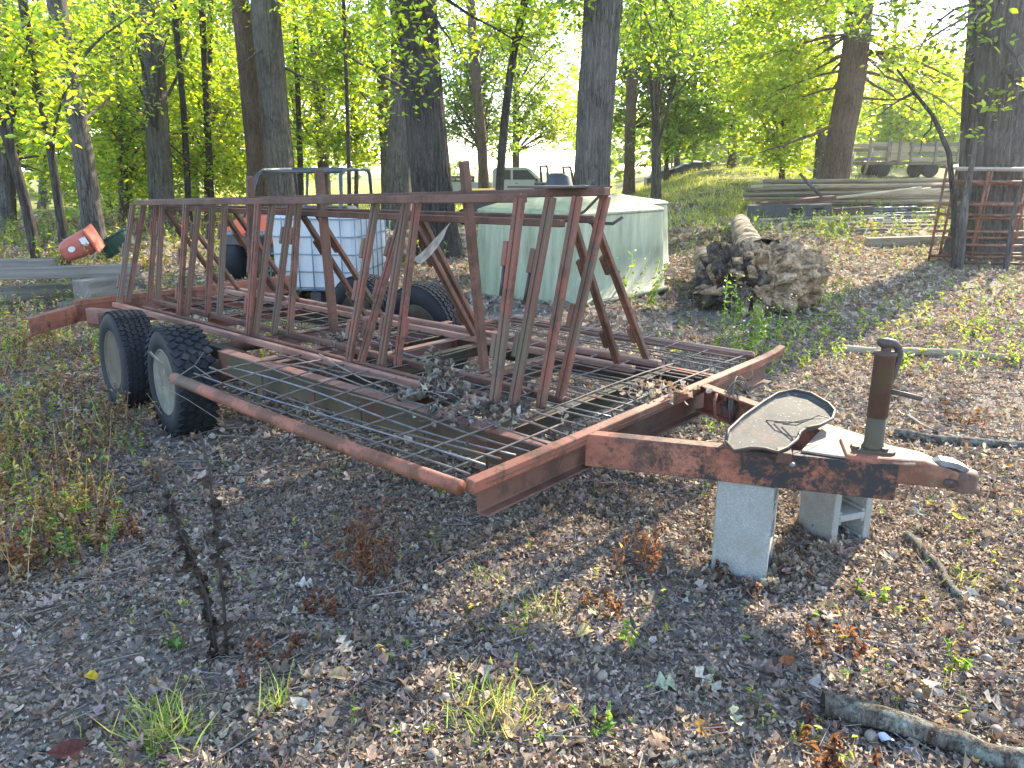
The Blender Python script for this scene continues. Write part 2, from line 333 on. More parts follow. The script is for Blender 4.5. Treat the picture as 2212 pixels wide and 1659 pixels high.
# front crossmember: recessed web channel with a proud lip along its top
channel('front_crossmember', (-.012, .06, .435), (-.012, 2.28, .425), .125, .05, .008, 1, MDARK)
bm = MB(); up = [(-.02, .50), (.028, .478), (.036, .484), (.032, .532), (.024, .536)]
ys = [(-.0, 0, 0), (1.2, 0, 0), (2.2, 0, .0), (2.33, 0, .006), (2.42, .0, .018)]
bm.loft([[(.012+x*1.0, y, z-.012+dz) for x, z in [(-.012, .486), (.020, .482), (.028, .528), (-.010, .533)]] for y, _, dz in ys])
bm.build('front_lip', MRED, TR, bevel=.003)
# side pipes, long frame channels, crossmembers
MB().tube([(-.01, -.012, .488), (-.5, -.02, .487), (-1., -.022, .494), (-1.5, -.012, .497), (-1.915, .0, .503)], .0255, 14).build('side_pipe', MRED, TR, True)
MB().tube([(-.05, 2.215, .50), (-.9, 2.22, .49), (-1.75, 2.2, .497)], .0255, 14).build('side_pipe', MSKY, TR, True)
for w in (.44, 1.78):
    channel('frame_rail', (-.03, w, .422), (-2.32, w, .427), .126, .058, .008, 1 if w < 1 else -1, MMOSS); sg = 1 if w < 1 else -1
    MB().bar((-.03, w+sg*.030, .488), (-2.325, w+sg*.030, .493), .064, .005).build('rail_flange', MSKY if w < 1 else MRED, TR)  # strip laid over the flange; the near one has the painted sky sheen
    channel('frame_rail', (-2.34, w+(.12 if w < 1 else -.06), .40), (-4.44, w+(.12 if w < 1 else -.06), .40), .12, .06, .008, 1 if w < 1 else -1, MMOSS)
channel('rear_crossmember', (-4.47, .50, .432), (-4.47, 2.35, .432), .12, .055, .008, -1, MRED)
MB().bar((-4.478, .5, .508), (-4.478, 2.36, .512), .03, .042).build('rear_lip', MRED, TR, bevel=.003)
channel('rear_outrigger', (-4.16, .10, .43), (-4.44, .50, .435), .12, .06, .008, -1, MRED)
channel('rear_outrigger', (-4.02, .66, .43), (-4.33, .515, .43), .11, .05, .008, 1, MSKY)
for s, a, b, m in [(1.90, .48, .86, MSKY), (2.02, .5, 1.9, MSKY), (1.63, .94, 1.55, MSKY), (2.46, .9, 1.62, MSKY), (3.3, .9, 1.6, MRED), (.86, .47, 1.75, MMOSS), (1.42, .47, 1.75, MMOSS), (.30, .47, 1.75, MMOSS), (3.9, .6, 1.7, MRED), (1.84, 1.82, 2.2, MRED)]:
    channel('deck_crossmember', (-s, a, .455), (-s, b, .455), .07, .045, .006, 1, m)
MB().box((-.80, 1.09, .32), (.012, .32, .26)).build('moss_plate', MMOSS, TR)
for k, s in enumerate((.28, .62, 1.02, 1.36, 1.8)):                      # flat uprights welded on the frame rail
    MB().box((-s, .372, .42), (.05, .008, .118)).build('gusset', MMOSS, TR)
# base rails of the rack
BR = [((-.40, .655), (-4.22, .68), MSKY, .045), ((-.50, .715), (-3.9, .745), MDARK, .04), ((-.30, .905), (-4.1, .93), MDARK, .05), ((-.36, 1.545), (-4.3, 1.53), MSKY, .045), ((-.32, 1.725), (-4.35, 1.63), MSKY, .05)]
for (a, b), (c, d), m, w in BR: bar('base_rail', (a, b, .507), (c, d, .507), w*.78, .034, m)
# top rails: near pair, far pair
def TOP(s): return 1.366-.035*s+.0005*s*s
bar('top_rail', (-.44, .80, TOP(.44)-.01), (-4.35, .985, TOP(4.35)-.012), .044, .036, MDARK)
bar('top_rail', (-.20, 1.03, TOP(.2)+.006), (-4.30, 1.075, TOP(4.3)-.006), .044, .034, MDARK)
bar('top_rail', (-.50, 1.135, 1.222), (-4.25, 1.12, 1.175), .042, .032, MDARK); bar('top_rail', (-.40, 1.245, 1.238), (-4.15, 1.20, 1.185), .042, .032, MDARK)
# end plate of the near top rails, drawn out to a point
bm = MB(); zt = TOP(.3)+.03
bm.loft([[(x, y, zt+dz) for x, y in [(-.52, .79), (-.30, .93), (-.29, 1.00), (-.25, 1.05), (-.215, 1.085), (-.26, 1.075), (-.5, 1.04)]] for dz in (-.008, .0)])
bm.build('top_plate', MIRON, TR)
MB().tube([(-.42, 1.22, 1.225), (-.33, 1.27, 1.222), (-.30, 1.30, 1.25)], .008, 6).build('hook', MIRON, TR, True)
MB().tube([(-.47, 1.13, 1.24), (-.36, 1.10, 1.28), (-.26, 1.06, 1.345)], .006, 6).build('tie_wire', MWIRE, TR, True)
# posts: two flat bars side by side, with the short pin sleeves welded on
def post(s, wb, s2, wt, zt, w=.040, m=MPOST, sleeves=(), side=-1, pin=()):
    if m is MPOST and int(s*97+wb*53) % 3 == 0: m = MPOST2
    w *= .86; p, q = Vector((-s, wb, .50)), Vector((-s2, wt, zt)); d = (q-p).normalized(); o = MB(); r = Vector((1, 0, 0)); r = (r-d*r.dot(d)).normalized()
    f = d.cross(r).normalized()*.012
    o.bar(p-r*w*.27, q-r*w*.27, w*.5, w*.7, f); o.bar(p+r*w*.25+f*.4, q+r*w*.25+f*.4, w*.48, w*.7, f)
    po = o.build('post', m, TR, bevel=.003)
    for t in sleeves:
        c = p.lerp(q, t)+r*side*(w*.5+.013)-f*.4
        MB().bar(c-d*.05, c+d*.05, .024, .026, f).build('pin_sleeve', m, po, bevel=.003)
        if t in pin: MB().tube([c-d*.17, c-d*.045], .007, 8).build('pin', MIRON, po, True)
    return po
N1 = [(.465, .640, .45, .785, .046), (.406, .69, .38, .895, .046), (.318, .765, .30, .965, .044), (.325, .90, .24, 1.075, .044)]
for i, (s, wb, s2, wt, w) in enumerate(N1):
    post(s, wb, s2, wt, TOP(s2)-.01, w, MPOST, [(.30, .74), (.30, .70), (), (.42,)][i], -1, [(.74,), (.70,), (), ()][i])
for s, wb, s2, wt in [(1.502, .69, 1.48, .90), (1.453, .725, 1.43, 1.055), (1.349, .775, 1.35, .985), (1.29, .83, 1.28, .99)]:
    post(s, wb, s2, wt, TOP(s2)-.025, .042, MPOST, (.22, .46, .72) if s > 1.4 else (.25,), 1 if s == 1.29 else -1)
for s, wb, s2, wt in [(2.475, .715, 2.47, .85), (2.449, .74, 2.44, .925), (2.441, .86, 2.43, 1.04), (2.341, .905, 2.34, 1.03), (3.388, .75, 3.38, .88), (3.353, .78, 3.35, .95), (3.30, .90, 3.32, 1.03), (3.18, .92, 3.20, 1.05),
                      (4.20, .70, 4.38, .97), (4.24, .78, 4.35, 1.04), (4.22, .93, 4.26, 1.09), (4.10, .935, 4.10, 1.06)]:
    post(s, wb, s2, wt, TOP(s2)-.02, .042, MPOST, (.24, .55) if wb < .76 else (.75,), -1)
for s, wb, s2, wt, z in [(.456, 1.556, .44, 1.135, 1.215), (.40, 1.738, .41, 1.245, 1.23), (1.44, 1.555, 1.467, 1.13, 1.185), (1.50, 1.66, 1.50, 1.22, 1.19), (2.42, 1.55, 2.45, 1.13, 1.18), (2.40, 1.655, 2.42, 1.21, 1.19),
                         (3.36, 1.54, 3.38, 1.13, 1.17), (3.34, 1.64, 3.36, 1.20, 1.18), (4.2, 1.53, 4.2, 1.12, 1.165), (4.15, 1.63, 4.15, 1.2, 1.17)]:
    post(s, wb, s2, wt, z, .04, MPOST if wb > 1.6 else MDARK, (.22, .72), -1)
# three square stakes standing taller than the rack
for s, wb, s2, wt, z, w in [(.886, 1.042, .886, .918, 1.485, .048), (2.261, 1.168, 2.261, 1.130, 1.45, .052), (2.835, .957, 2.83, 1.03, 1.41, .045)]:
    MB().bar((-s, wb, .47), (-s2, wt, z), w, w*.6, (1, 0, 0)).build('stake', MDARK, TR, bevel=.004)
bar('deck_crossmember', (-.886, .92, .485), (-.86, 1.56, .485), .05, .03, MSKY)
# welded wire deck
def wire(pts, r=.0042, m=MWIRE): return MB().tube(pts, r, 5).build('deck_wire', m, TR, True)
def sag(s, w): 
    e = max(0, .62-w)*max(0, min(1, (s-.15)/1.2)); return .508-.05*e*e*(1-.3*math.sin(3*s))-.012*math.sin(2.1*s+4*w)*min(1, s)
for i in range(10):                                                     # across, near panel
    s = .10+.195*i; wire([(-s-.02*math.sin(3*w+i)*w, w, sag(s, w)+.004) for w in (0, .15, .3, .45, .65)], .0045)
for i, w in enumerate((.05, .115, .19, .275, .36, .465, .56)):
    wire([(-s, w+.010*math.sin(2*s+i), sag(s, w)+.011*math.sin(1.3*s*i+i)) for s in np.linspace(.03, 1.93, 12)], .0045, MSTEEL if i in (1, 3) else MWIRE)
for i in range(8): 
    s = .07+.2*i; wire([(-s, w, .513+.006*math.sin(5*w+i)) for w in (.66, .9, 1.2, 1.5, 1.76)])
for i in range(13):
    w = .68+.085*i; e = .85 if .8 < w < 1.55 else 1.9; wire([(-s, w+.008*math.sin(3*s+i), .508+.006*math.sin(2*s+i*2)) for s in np.linspace(.03, e, 7)], .0042, MSTEEL if i in (2,) else MWIRE)
for i in range(9): 
    s = .08+.2*i; wire([(-s, w, .516+.006*math.sin(5*w+i)) for w in (1.80, 2.0, 2.215)])
for i in range(5):
    w = 1.83+.085*i; wire([(-s, w+.01*math.sin(3*s+i), .512+.006*math.sin(2*s+i*2)) for s in np.linspace(.03, 1.72, 6)])
for i in range(13): 
    s = 1.68+.2*i; wire([(-s, w, .498) for w in (.95, 1.25, 1.53)], .004)
for i in range(5): 
    w = .99+.12*i; wire([(-s, w, .494+.006*math.sin(3*s+i)) for s in np.linspace(1.66, 4.3, 8)], .004)
MB().tube([(-.98, .99, .50), (-1.15, 1.02, .485), (-1.40, 1.06, .49), (-1.52, 1.0, .52)], .008, 6).build('bent_rod', MSTEEL, TR, True)
# tongue
def trail(name, p, q, h, fl, side, m): return channel(name, p, q, h, fl, .009, side, m)
trail('tongue_rail', (.03, .60, .450), (.99, 1.02, .450), .125, .055, -1, MPATCH)
trail('tongue_rail', (.03, 1.535, .450), (.97, 1.145, .450), .125, .055, 1, MRED)
bm = MB()
tp = [(.70, .93), (.80, .955), (1.0, 1.03), (1.03, 1.055), (1.03, 1.13), (.80, 1.24), (.66, 1.28)]
bm.prism(tp, .5135, .5215); bm.build('hitch_plate', rusty('grey_tan_plate_steel', (.20, .165, .13), (.24, .20, .165), (.22, .115, .07), (.09, .08, .07), .56, (.14, .125, .10), .55), TR, bevel=.002)
# coupler: a pressed steel body narrowing towards the ball socket
def ring(c, hw, zt, zb, d=(.90, .43)):
    n = (-d[1], d[0]); return [(c[0]+n[0]*a, c[1]+n[1]*a, z) for a, z in [(-hw, zb), (hw, zb), (hw, zt-.008), (hw*.9, zt), (-hw*.9, zt), (-hw, zt-.008)]]
bm = MB(); bm.loft([ring((.80, 1.045), .092, .531, .500), ring((.88, 1.07), .090, .530, .462), ring((.96, 1.10), .076, .530, .445), ring((1.03, 1.13), .056, .526, .440), ring((1.09, 1.155), .044, .505, .435), ring((1.13, 1.17), .042, .492, .430)])
CPL = bm.build('coupler', MRED, TR, False, .004)
m = Matrix.Translation((1.15, 1.178, 0))
MB().lathe([(.0, .428), (.052, .430), (.054, .436), (.046, .442), (.046, .478), (.040, .490), (.0, .496)], 26, m).build('ball_socket', MDARK, CPL, True)
bm = MB(); dv = Vector((.90, .43, 0)); nv = Vector((-.43, .90, 0))
def lr(t, hw, z): c = Vector((1.07, 1.147, 0))+dv*t; return [tuple(c+nv*a+Vector((0, 0, zz))) for a, zz in [(-hw, z-.02), (-hw*.9, z), (hw*.9, z), (hw, z-.02), (hw*.8, z-.014), (-hw*.8, z-.014)]]
bm.loft([lr(-.01, .018, .516), lr(.01, .026, .526), (lr(.055, .027, .520)), lr(.085, .024, .508), lr(.10, .012, .498)]); bm.build('latch', MSTEEL, CPL, bevel=.002)
MB().lathe([(0, 0), (.02, 0), (.02, .008), (.009, .008), (.009, .014), (0, .014)], 16, Matrix.Translation((1.125, 1.125, .458)) @ Matrix.Rotation(math.radians(62), 4, Vector((.9, .43, 0)))).build('pivot_bolt', MIRON, CPL, True)
MB().box((.665, .866, .512), (.05, .07, .04), Matrix.Rotation(.42, 3, 'Z')).build('light_bracket', MDARK, TR, bevel=.004)
MB().lathe([(0, 0), (.008, 0), (.008, .012), (0, .012)], 10, Matrix.Translation(tlz(1713, 1003, .505)) @ Matrix.Rotation(math.pi/2, 4, 'X')).build('bolt_head', MSTEEL, TR, True)
# jack standing on the hitch plate
JB = atz(1885, 972, .53); j = Vector(wl(JB)); jw = Vector(JB)
MB().prism([(j.x+a*.9-b*.43, j.y+a*.43+b*.9) for a, b in [(-.052, -.045), (.052, -.045), (.066, -.03), (.066, .03), (.052, .045), (-.052, .045), (-.066, .03), (-.066, -.03)]], .531, .540).build('jack_flange', MMOSS, TR)
MB().lathe([(.038, .540), (.033, .550), (.031, .56), (.031, .66), (0, .66)], 26, Matrix.Translation((j.x, j.y, 0))).build('jack_base_tube', MJACKB, TR, True)
JK = MB().lathe([(.0325, .65), (.0325, .860), (.036, .862), (.036, .872), (.016, .874), (.015, .89), (0, .89)], 26, Matrix.Translation((j.x, j.y, 0))).build('jack_tube', MJACK, TR, True)
for a in (-.045, .045): MB().lathe([(0, 0), (.011, 0), (.011, .009), (0, .009)], 6, Matrix.Translation((j.x+a*.9, j.y+a*.43-.028, .540))).build('bolt', MIRON, TR)
def jp(dx, dz, dy=0): return wl((jw.x+dx, jw.y+dy, dz))
MB().tube([jp(-.026, .900), jp(-.02, .903), jp(.0, .903), jp(.022, .900), jp(.038, .888), jp(.046, .868), jp(.044, .84), jp(.036, .80), jp(.028, .77), jp(.022, .745), jp(.021, .735)], [.014, .017, .017, .015, .0135, .0125, .012, .011, .0105, .010, .009], 12).build('crank_arm', MIRON, JK, True)
MB().tube([jp(.018, .742, -.01), jp(.07, .735, -.03), jp(.115, .726, -.05)], [.008, .0085, .009], 10).build('crank_handle', MIRON, JK, True)
MB().tube([wl((.93, 2.62, .352)), wl((1.05, 2.64, .366)), wl((1.28, 2.68, .380))], .024, 12).build('jack_leg', MJACK, TR, True)

# wheels
def tyre(cs, cw, tread, rim_m, lean=0, steer=0, K=.305/.345):
    c = Vector((-cs, cw, .342*K)); m = Matrix.Translation(c) @ Matrix.Rotation(math.radians(steer), 4, 'Z') @ Matrix.Rotation(math.radians(90+lean), 4, 'X')
    w = thing('wheel', None, None); w.parent = TR
    b = MB(); m = m @ Matrix.Diagonal((K, K, 1, 1)); pr = [(.20, -.075), (.215, -.092), (.27, -.105), (.315, -.100), (.335, -.088), (.342, -.05), (.344, 0), (.342, .05), (.335, .088), (.315, .100), (.27, .105), (.215, .092), (.20, .075)]
    b.lathe(pr, 48, m, True); t = b.build('tyre', MRUB, w, True)
    b = MB()                                                            # tread blocks stand proud, one joined part
    if tread == 'block':
        for i in range(34):
            for r, (ww, off) in enumerate([(.042, 0), (.034, .5), (.034, 0), (.034, .5), (.042, 0)]):
                a = 2*math.pi*(i+off)/34; y = (-.082, -.042, 0, .042, .082)[r]
                mm = m @ Matrix.Rotation(a, 4, 'Z') @ Matrix.Translation((.345-(.006 if r in (0, 4) else 0), 0, y)) @ Matrix.Rotation(.5*(-1)**r, 4, 'X')
                k = [mm @ Vector((x*.009, yy*.021, z*ww/2)) for x in (-1, 1) for yy in (-1, 1) for z in (-1, 1)]
                b.add(k, [(0, 1, 3, 2), (4, 6, 7, 5), (0, 4, 5, 1), (2, 3, 7, 6), (0, 2, 6, 4), (1, 5, 7, 3)])
    else:
        for r, y in enumerate((-.078, -.047, -.016, .016, .047, .078)):
            n = 54
            for i in range(n):
                a = 2*math.pi*(i+.5*(r % 2))/n
                mm = m @ Matrix.Rotation(a, 4, 'Z') @ Matrix.Translation((.345-(.005 if r in (0, 5) else 0), 0, y)) @ Matrix.Rotation(.35*(-1)**r, 4, 'X')
                g = .0165 if r in (0, 2, 5) else .0185
                k = [mm @ Vector((x*.006, yy*g, z*.0118)) for x in (-1, 1) for yy in (-1, 1) for z in (-1, 1)]
                b.add(k, [(0, 1, 3, 2), (4, 6, 7, 5), (0, 4, 5, 1), (2, 3, 7, 6), (0, 2, 6, 4), (1, 5, 7, 3)])
    b.build('tread', MRUB, w)['kind'] = 'stuff'
    b = MB(); b.lathe([(.208, .085), (.214, .09), (.206, .096), (.198, .085), (.188, .05), (.172, .03), (.160, -.02), (.13, -.03), (.10, .0), (.075, .012), (.055, .012), (.05, -.02), (.0, -.02)], 40, m); b.build('rim', rim_m, w, True)
    b = MB(); b.lathe([(.208, -.085), (.214, -.09), (.206, -.094), (.196, -.07), (.172, -.045), (.10, -.02), (.0, -.02)], 40, m); b.build('rim_back', rim_m, w, True)
    for i in range(5):
        a = 2*math.pi*i/5; MB().lathe([(0, .0), (.009, .0), (.009, .026), (0, .028)], 6, m @ Matrix.Translation((.085*math.cos(a), .085*math.sin(a), 0))).build('lug_nut', MIRON, w)
    for i in range(4):
        a = 2*math.pi*(i+.4)/4; MB().lathe([(0, -.03), (.02, -.03), (.02, -.012), (0, -.012)], 10, m @ Matrix.Translation((.135*math.cos(a), .135*math.sin(a), .004))).build('vent_hole_shade', MIRON, w, True)  # solid dark discs painting the shade of open vents
tyre(2.58, .34, 'block', MRIMW, -2, -9); tyre(3.30, .36, 'rib', MRIM, -3, -8)
for s in (2.36, 3.02): tyre(s, 2.02, 'rib', MRIM, 182, 0, 1.0)
for s in (2.5, 3.2): MB().tube([(-s, .4, .30), (-s+.15, 1.85, .30)], .04, 10).build('axle', MDARK, TR, True)
MB().box((-2.75, .42, .42), (.9, .05, .05)).build('leaf_spring', MIRON, TR, bevel=.006)

# ------------------------------------------------------------------ things on and under the trailer
def block(name, label, p, ax, lean=0):                                  # a hollow block on end: p = corner, ax = direction of the plain face
    ax = Vector((ax[0], ax[1], 0)).normalized(); dp = Vector((-ax.y, ax.x, 0)); b = MB(); r = Matrix(((ax.x, dp.x, 0), (ax.y, dp.y, 0), (0, 0, 1)))
    Wd, D, H, t = .195, .195, .40, .033
    for y in (t/2, D-t/2): b.box(r @ Vector((Wd/2, y, H/2)), (Wd, t, H), r)
    webs = [t/2, H*.335, H*.665, H-t/2]
    for z in webs: b.box(r @ Vector((Wd/2, D/2, z)), (Wd, D-2*t, t*.85), r)
    for z in webs:
        for sg in (-1, 1):
            if t*.6 < z+sg*t*.5 < H-t*.6:
                for y in (t, D-t): b.box(r @ Vector((Wd/2, y+(.007 if y < .1 else -.007), z+sg*(t*.425+.007))), (Wd*.97, .014, .014), r)
    o = thing(name, label, 'concrete block', (p[0], p[1], gz(p[0], p[1])-.022), 0, 'concrete blocks propping up the trailer tongue')
    o.rotation_euler = (math.radians(lean), 0, 0)
    b.build('block_body', MCON, o, bevel=.003); return o
block('cinder_block', 'pale grey concrete block on end showing its plain broad side under the tongue', (.735, 2.555), (.17, -.078))
block('cinder_block', 'darker concrete block on end with both square cores in view, behind the plain one', (1.205, 2.97), (.075, -.205))
# seat pan: a flat shape with a turned up rim lying across the tongue
so = [(1568, 955), (1573, 930), (1605, 900), (1650, 868), (1680, 850), (1715, 843), (1752, 851), (1790, 873), (1803, 888), (1798, 905), (1770, 920), (1742, 925), (1728, 935), (1722, 950), (1700, 968), (1680, 978), (1650, 970), (1618, 968), (1585, 975)]
pts = [atz(x, y, .535+.0005*(975-y)) for x, y in so]; n = len(pts); cxy = np.mean(pts, 0)
b = MB(); o = []; i2 = []
for p in pts: o.append(tuple(p)); i2.append(tuple(p*.93+cxy*.07-np.array([0, 0, .011])))
lo = [(a[0], a[1], a[2]-.003) for a in i2]; lo2 = [(a[0]*1.006-cxy[0]*.006, a[1]*1.006-cxy[1]*.006, a[2]-.003) for a in o]
vs = o+i2+lo+lo2; fs = []
for k in range(n):
    q = (k+1) % n
    fs += [(k, q, n+q, n+k), (3*n+q, 3*n+k, 2*n+k, 2*n+q), (k, 3*n+k, 3*n+q, q)]
fs += [tuple(range(n, 2*n))[::-1], tuple(range(2*n, 3*n))]
b.add(vs, fs)
def seatmat():
    x = N('speckled_seat_steel'); v = x.vor(95); n_ = x.noise(9, 6); sp = x.noise(70, 4, .75)
    c = x.mix(x.ramp(n_, (.35, 0), (.65, 1)), (.036, .039, .037), (.075, .071, .065)); c = x.mix(x.ramp(x.noise(3.2, 5), (.55, 0), (.7, .7)), c, (.24, .10, .07))
    c = x.mix(x.ramp(sp, (.60, 0), (.66, .9)), c, (.25, .28, .27)); x.col(c); x.set(.75, 0, .25); x.bump(sp, .3, .002); return x.m
ST = tag(b.build('tractor_seat', seatmat()), 'grey speckled metal seat pan with raised rim lying across the trailer tongue', 'seat')
rim = MB(); rim.tube([Vector(p)+Vector((0, 0, .002)) for p in pts+pts[:1]], .006, 6); rim.build('rim_edge', MIRON, ST, True)
MB().lathe([(0, 0), (.016, 0), (.016, .004), (0, .004)], 12, Matrix.Translation(Vector(atz(1732, 912, .53))-Vector((0, 0, .004)))).build('seat_hole_shade', MIRON, ST, True)  # dark disc in place of an opening, its shade put into the colour
for k, l in enumerate(['thin stray wire curling over the notch of the metal seat pan', 'second thin wire on the metal seat pan, bent up a little higher', 'third thin wire on the metal seat pan, standing highest off it']):
    p = atz(1655+18*k, 908+4*k, .56); tag(MB().tube([p, p+np.array([.03, -.05, .012]), p+np.array([.09, -.085, .02+.02*k]), p+np.array([.16, -.06+.02*k, .03])], .0022, 5).build('loose_wire', MWIRE, None, True), l, 'wire', 'loose wires on the seat pan')
# coil of old wire hung on the far tongue rail, stuffed with shrivelled leaves
cc = Vector(atz(1592, 868, .47)); CO = thing('wire_coil', 'bundle of old wire and shrivelled leaves hung on the far tongue rail', 'wire coil', cc)
for k in range(7):
    b = MB(); rr = .072+R.uniform(-.014, .02); tl = R.uniform(-.35, .35); ph = R.uniform(0, 6)
    b.tube([Vector((rr*.55*math.cos(t)+tl*.03*math.sin(t+ph), .5*rr*math.cos(t)+.03*math.sin(2*t+ph), rr*1.25*math.sin(t))) for t in np.linspace(0, 6.3, 22)], .004, 5); b.build('wire_loop', MWIRE, CO, True)
bk = Bulk(); n = 46; P = R.normal(0, (.022, .02, .035), (n, 3))+[0, 0, .01]; M = basis(R.normal(0, 1, (n, 3)), R.uniform(0, 6, n))
bk.leaves(*OAK[2], P, M, R.uniform(.04, .09, n), pick([(.09, .075, .065), (.17, .15, .13)], n)); bk.build('dead_leaves', MLIT, CO)
b = MB(); b.tube([Vector(atz(1548, 850, .545)), Vector(atz(1543, 870, .51)), Vector(atz(1545, 900, .45)), Vector(atz(1556, 912, .43))], .006, 6); tag(b.build('red_cable', MRED, None, True), 'short length of reddish cable hooked over the front lip beside the wire coil', 'cable')
# dead leaves heaped on the deck
def leafheap(name, label, px, py, z, n, sp, h, pal):
    c = atz(px, py, z); bk = Bulk(); P = R.normal(0, 1, (n, 3))*[sp, sp*.8, h]; P[:, 2] = np.abs(P[:, 2])*np.exp(-(P[:, 0]**2+P[:, 1]**2)/(2*sp*sp)); M = basis(R.normal(0, .7, (n, 3))+[0, 0, .6], R.uniform(0, 6, n))
    k = R.integers(0, 3, n)
    for q in range(3): bk.leaves(*(OAK+OVAL)[q+1], P[k == q]+c, M[k == q], R.uniform(.025, .06, (k == q).sum()), pick(pal, (k == q).sum()))
    return tag(bk.build(name, MLIT), label, kind='stuff')
GREY = [(.13, .112, .095), (.21, .185, .16), (.28, .25, .215), (.08, .066, .056)]
leafheap('leaf_heap', 'tall clump of curled grey dead leaves caught on the wire deck beside the rack', 950, 850, .515, 300, .055, .085, GREY)
leafheap('leaf_heap', 'low scatter of dead leaves on the wire deck at the foot of the foremost posts', 1040, 890, .510, 150, .13, .012, GREY)
leafheap('leaf_heap', 'brown leaf scatter on the deck wires close to the front lip', 1440, 850, .512, 60, .10, .02, LIT)
leafheap('leaf_heap', 'scatter of pale leaves under the tall square stake in the middle of the deck', 760, 735, .50, 60, .12, .02, GREY)
for l, px, py, n, sp in [('leaves banked against the broad side of the pale block', 1560, 1256, 60, .06), ('leaves banked at the near corner of the pale block', 1650, 1272, 60, .05), ('leaves banked along the cored side of the pale block', 1700, 1232, 70, .06), ('leaves banked against the near corner of the darker block', 1795, 1190, 70, .06)]: leafheap('leaf_drift', l, px, py, .0, n, sp, .022, LIT)
# sticks lying on the deck
def stick(name, label, pts, r, m=TWIG, cat='stick', group=None, n=7, forks=()):
    b = MB(); rs = np.linspace(r, r*.6, len(pts)); b.tube(pts, rs, n)
    for f in forks: b.tube(f, np.linspace(r*.5, r*.2, len(f)), 5)
    return tag(b.build(name, m, None, True), label, cat, group)
stick('stick', 'forked grey stick leaning over the base rails next to the leaf clump', [atz(870, 858, .53), atz(900, 848, .535), atz(935, 846, .545), atz(965, 862, .53)], .006, forks=[[atz(935, 846, .545), atz(975, 850, .56), atz(1005, 868, .54)]])
stick('stick', 'pale peeled stick lying along the deck wires from the bent wire knot', [atz(690, 765, .525), atz(730, 790, .525), atz(790, 822, .52), atz(840, 842, .515)], .005)
stick('stick', 'dry twig arching off the wheel to the end of the side pipe', [atz(325, 760, .62), atz(355, 790, .60), atz(352, 835, .5), atz(420, 790, .56), atz(455, 815, .54)], .004, forks=[[atz(355, 790, .6), atz(330, 770, .66), atz(318, 758, .68)], [atz(352, 835, .5), atz(400, 860, .46), atz(470, 905, .40), atz(492, 918, .38)], [atz(420, 790, .56), atz(440, 760, .62)]])
# torn film hanging in the rack
p1, p2, p3 = at(973, 480, 4.12), at(880, 571, 3.98), at(932, 556, 4.16)
vs, fs = [], []; G = 12
for i in range(G+1):
    for jn in range(i+1):
        a = i/G; c = jn/max(i, 1); q = p1*(1-a)+(p2*(1-c)+p3*c)*a; q = q+np.array([.02, .01, -.03])*math.sin(3.14*c)*a*(1-a)*4*.5+np.array([0, 0, -.018*math.sin(9*c+3*a)*a]); vs.append(tuple(q))
for i in range(G):
    for jn in range(i+1):
        a = i*(i+1)//2+jn; b_ = (i+1)*(i+2)//2+jn; fs.append((a, b_, b_+1))
        if jn < i: fs.append((a, b_+1, a+1))
def film():
    x = N('clear_torn_film'); t = x.n('ShaderNodeBsdfTransparent'); d = x.n('ShaderNodeBsdfDiffuse', i_Color=(.60, .58, .55, 1)); tr = x.n('ShaderNodeBsdfTranslucent', i_Color=(.5, .48, .45, 1)); mx = x.n('ShaderNodeMixShader', i_Fac=.5)
    x.l(d.outputs[0], mx.inputs[1]); x.l(tr.outputs[0], mx.inputs[2]); m2 = x.n('ShaderNodeMixShader'); x.l(x.ramp(x.noise(22, 4, .6, x.scale((1, 1, .3))), (.35, .40), (.65, .9)), m2.inputs[0]); x.l(t.outputs[0], m2.inputs[1]); x.l(mx.outputs[0], m2.inputs[2]); x.l(m2.outputs[0], x.out.inputs[0]); return x.m
tag(MB().add(vs, fs).build('torn_plastic_film', film(), None, True), 'torn grey plastic film stretched between the posts of the rack', 'plastic film')

# ------------------------------------------------------------------ tanks, tote, machines
def tankmat():
    x = N('algae_stained_fibreglass'); v = x.scale((1, 1, .13)); n = x.noise(9, 7, .7, v); w = x.noise(3, 5); f = x.noise(30, 5, .7, v)
    c = x.mix(x.ramp(n, (.35, 0), (.68, 1)), (.175, .19, .105), (.335, .345, .24)); c = x.mix(x.ramp(w, (.45, 0), (.7, .6)), c, (.27, .30, .165)); c = x.mix(x.ramp(f, (.62, 0), (.72, .5)), c, (.48, .50, .43))
    x.col(c); x.set(.55, 0, .4); x.bump(n, .15, .004); return x.m
MTANK = tankmat()
MBLK = simple('black_plastic', (.018, .018, .021), (.04, .04, .045), 9, .45, .1, .002, spec=.5)
def tank(label, x, y, r0, r1, h, hc, lid):
    t = thing('water_tank', label, 'tank', (x, y, float(gz(x, y))-.02), .3)
    b = MB(); b.lathe([(r0, 0), (r0+.02, .02), (r0-.005, .07), (r1+(r0-r1)*.5, h*.5), (r1, h-.03), (r1-.01, h), (r1-.04, h+.018), (r1*.6, h+(hc-h)*.55), (r1*.25, hc-.01), (0, hc)], 56)
    b.build('tank_body', MTANK, t, True)
    b = MB(); b.lathe([(r1-.006, h-.035), (r1+.012, h-.028), (r1+.012, h-.006), (r1-.02, h+.006)], 56); b.build('rim_band', MTANK, t, True)
    if lid:
        b = MB(); b.lathe([(.27, hc-.035), (.27, hc-.005), (.19, hc+.005), (.17, hc+.06), (.14, hc+.165), (.125, hc+.19), (.1, hc+.2), (0, hc+.2)], 28, Matrix.Translation((-.10, -.05, 0))); L_ = b.build('lid', MBLK, t, True)
        b = MB(); b.tube([(.12, -.15, hc+.0), (.22, -.1, hc+.03), (.32, .02, hc+.02)], .03, 8); b.build('lid_hinge', MBLK, L_, True)
    return t
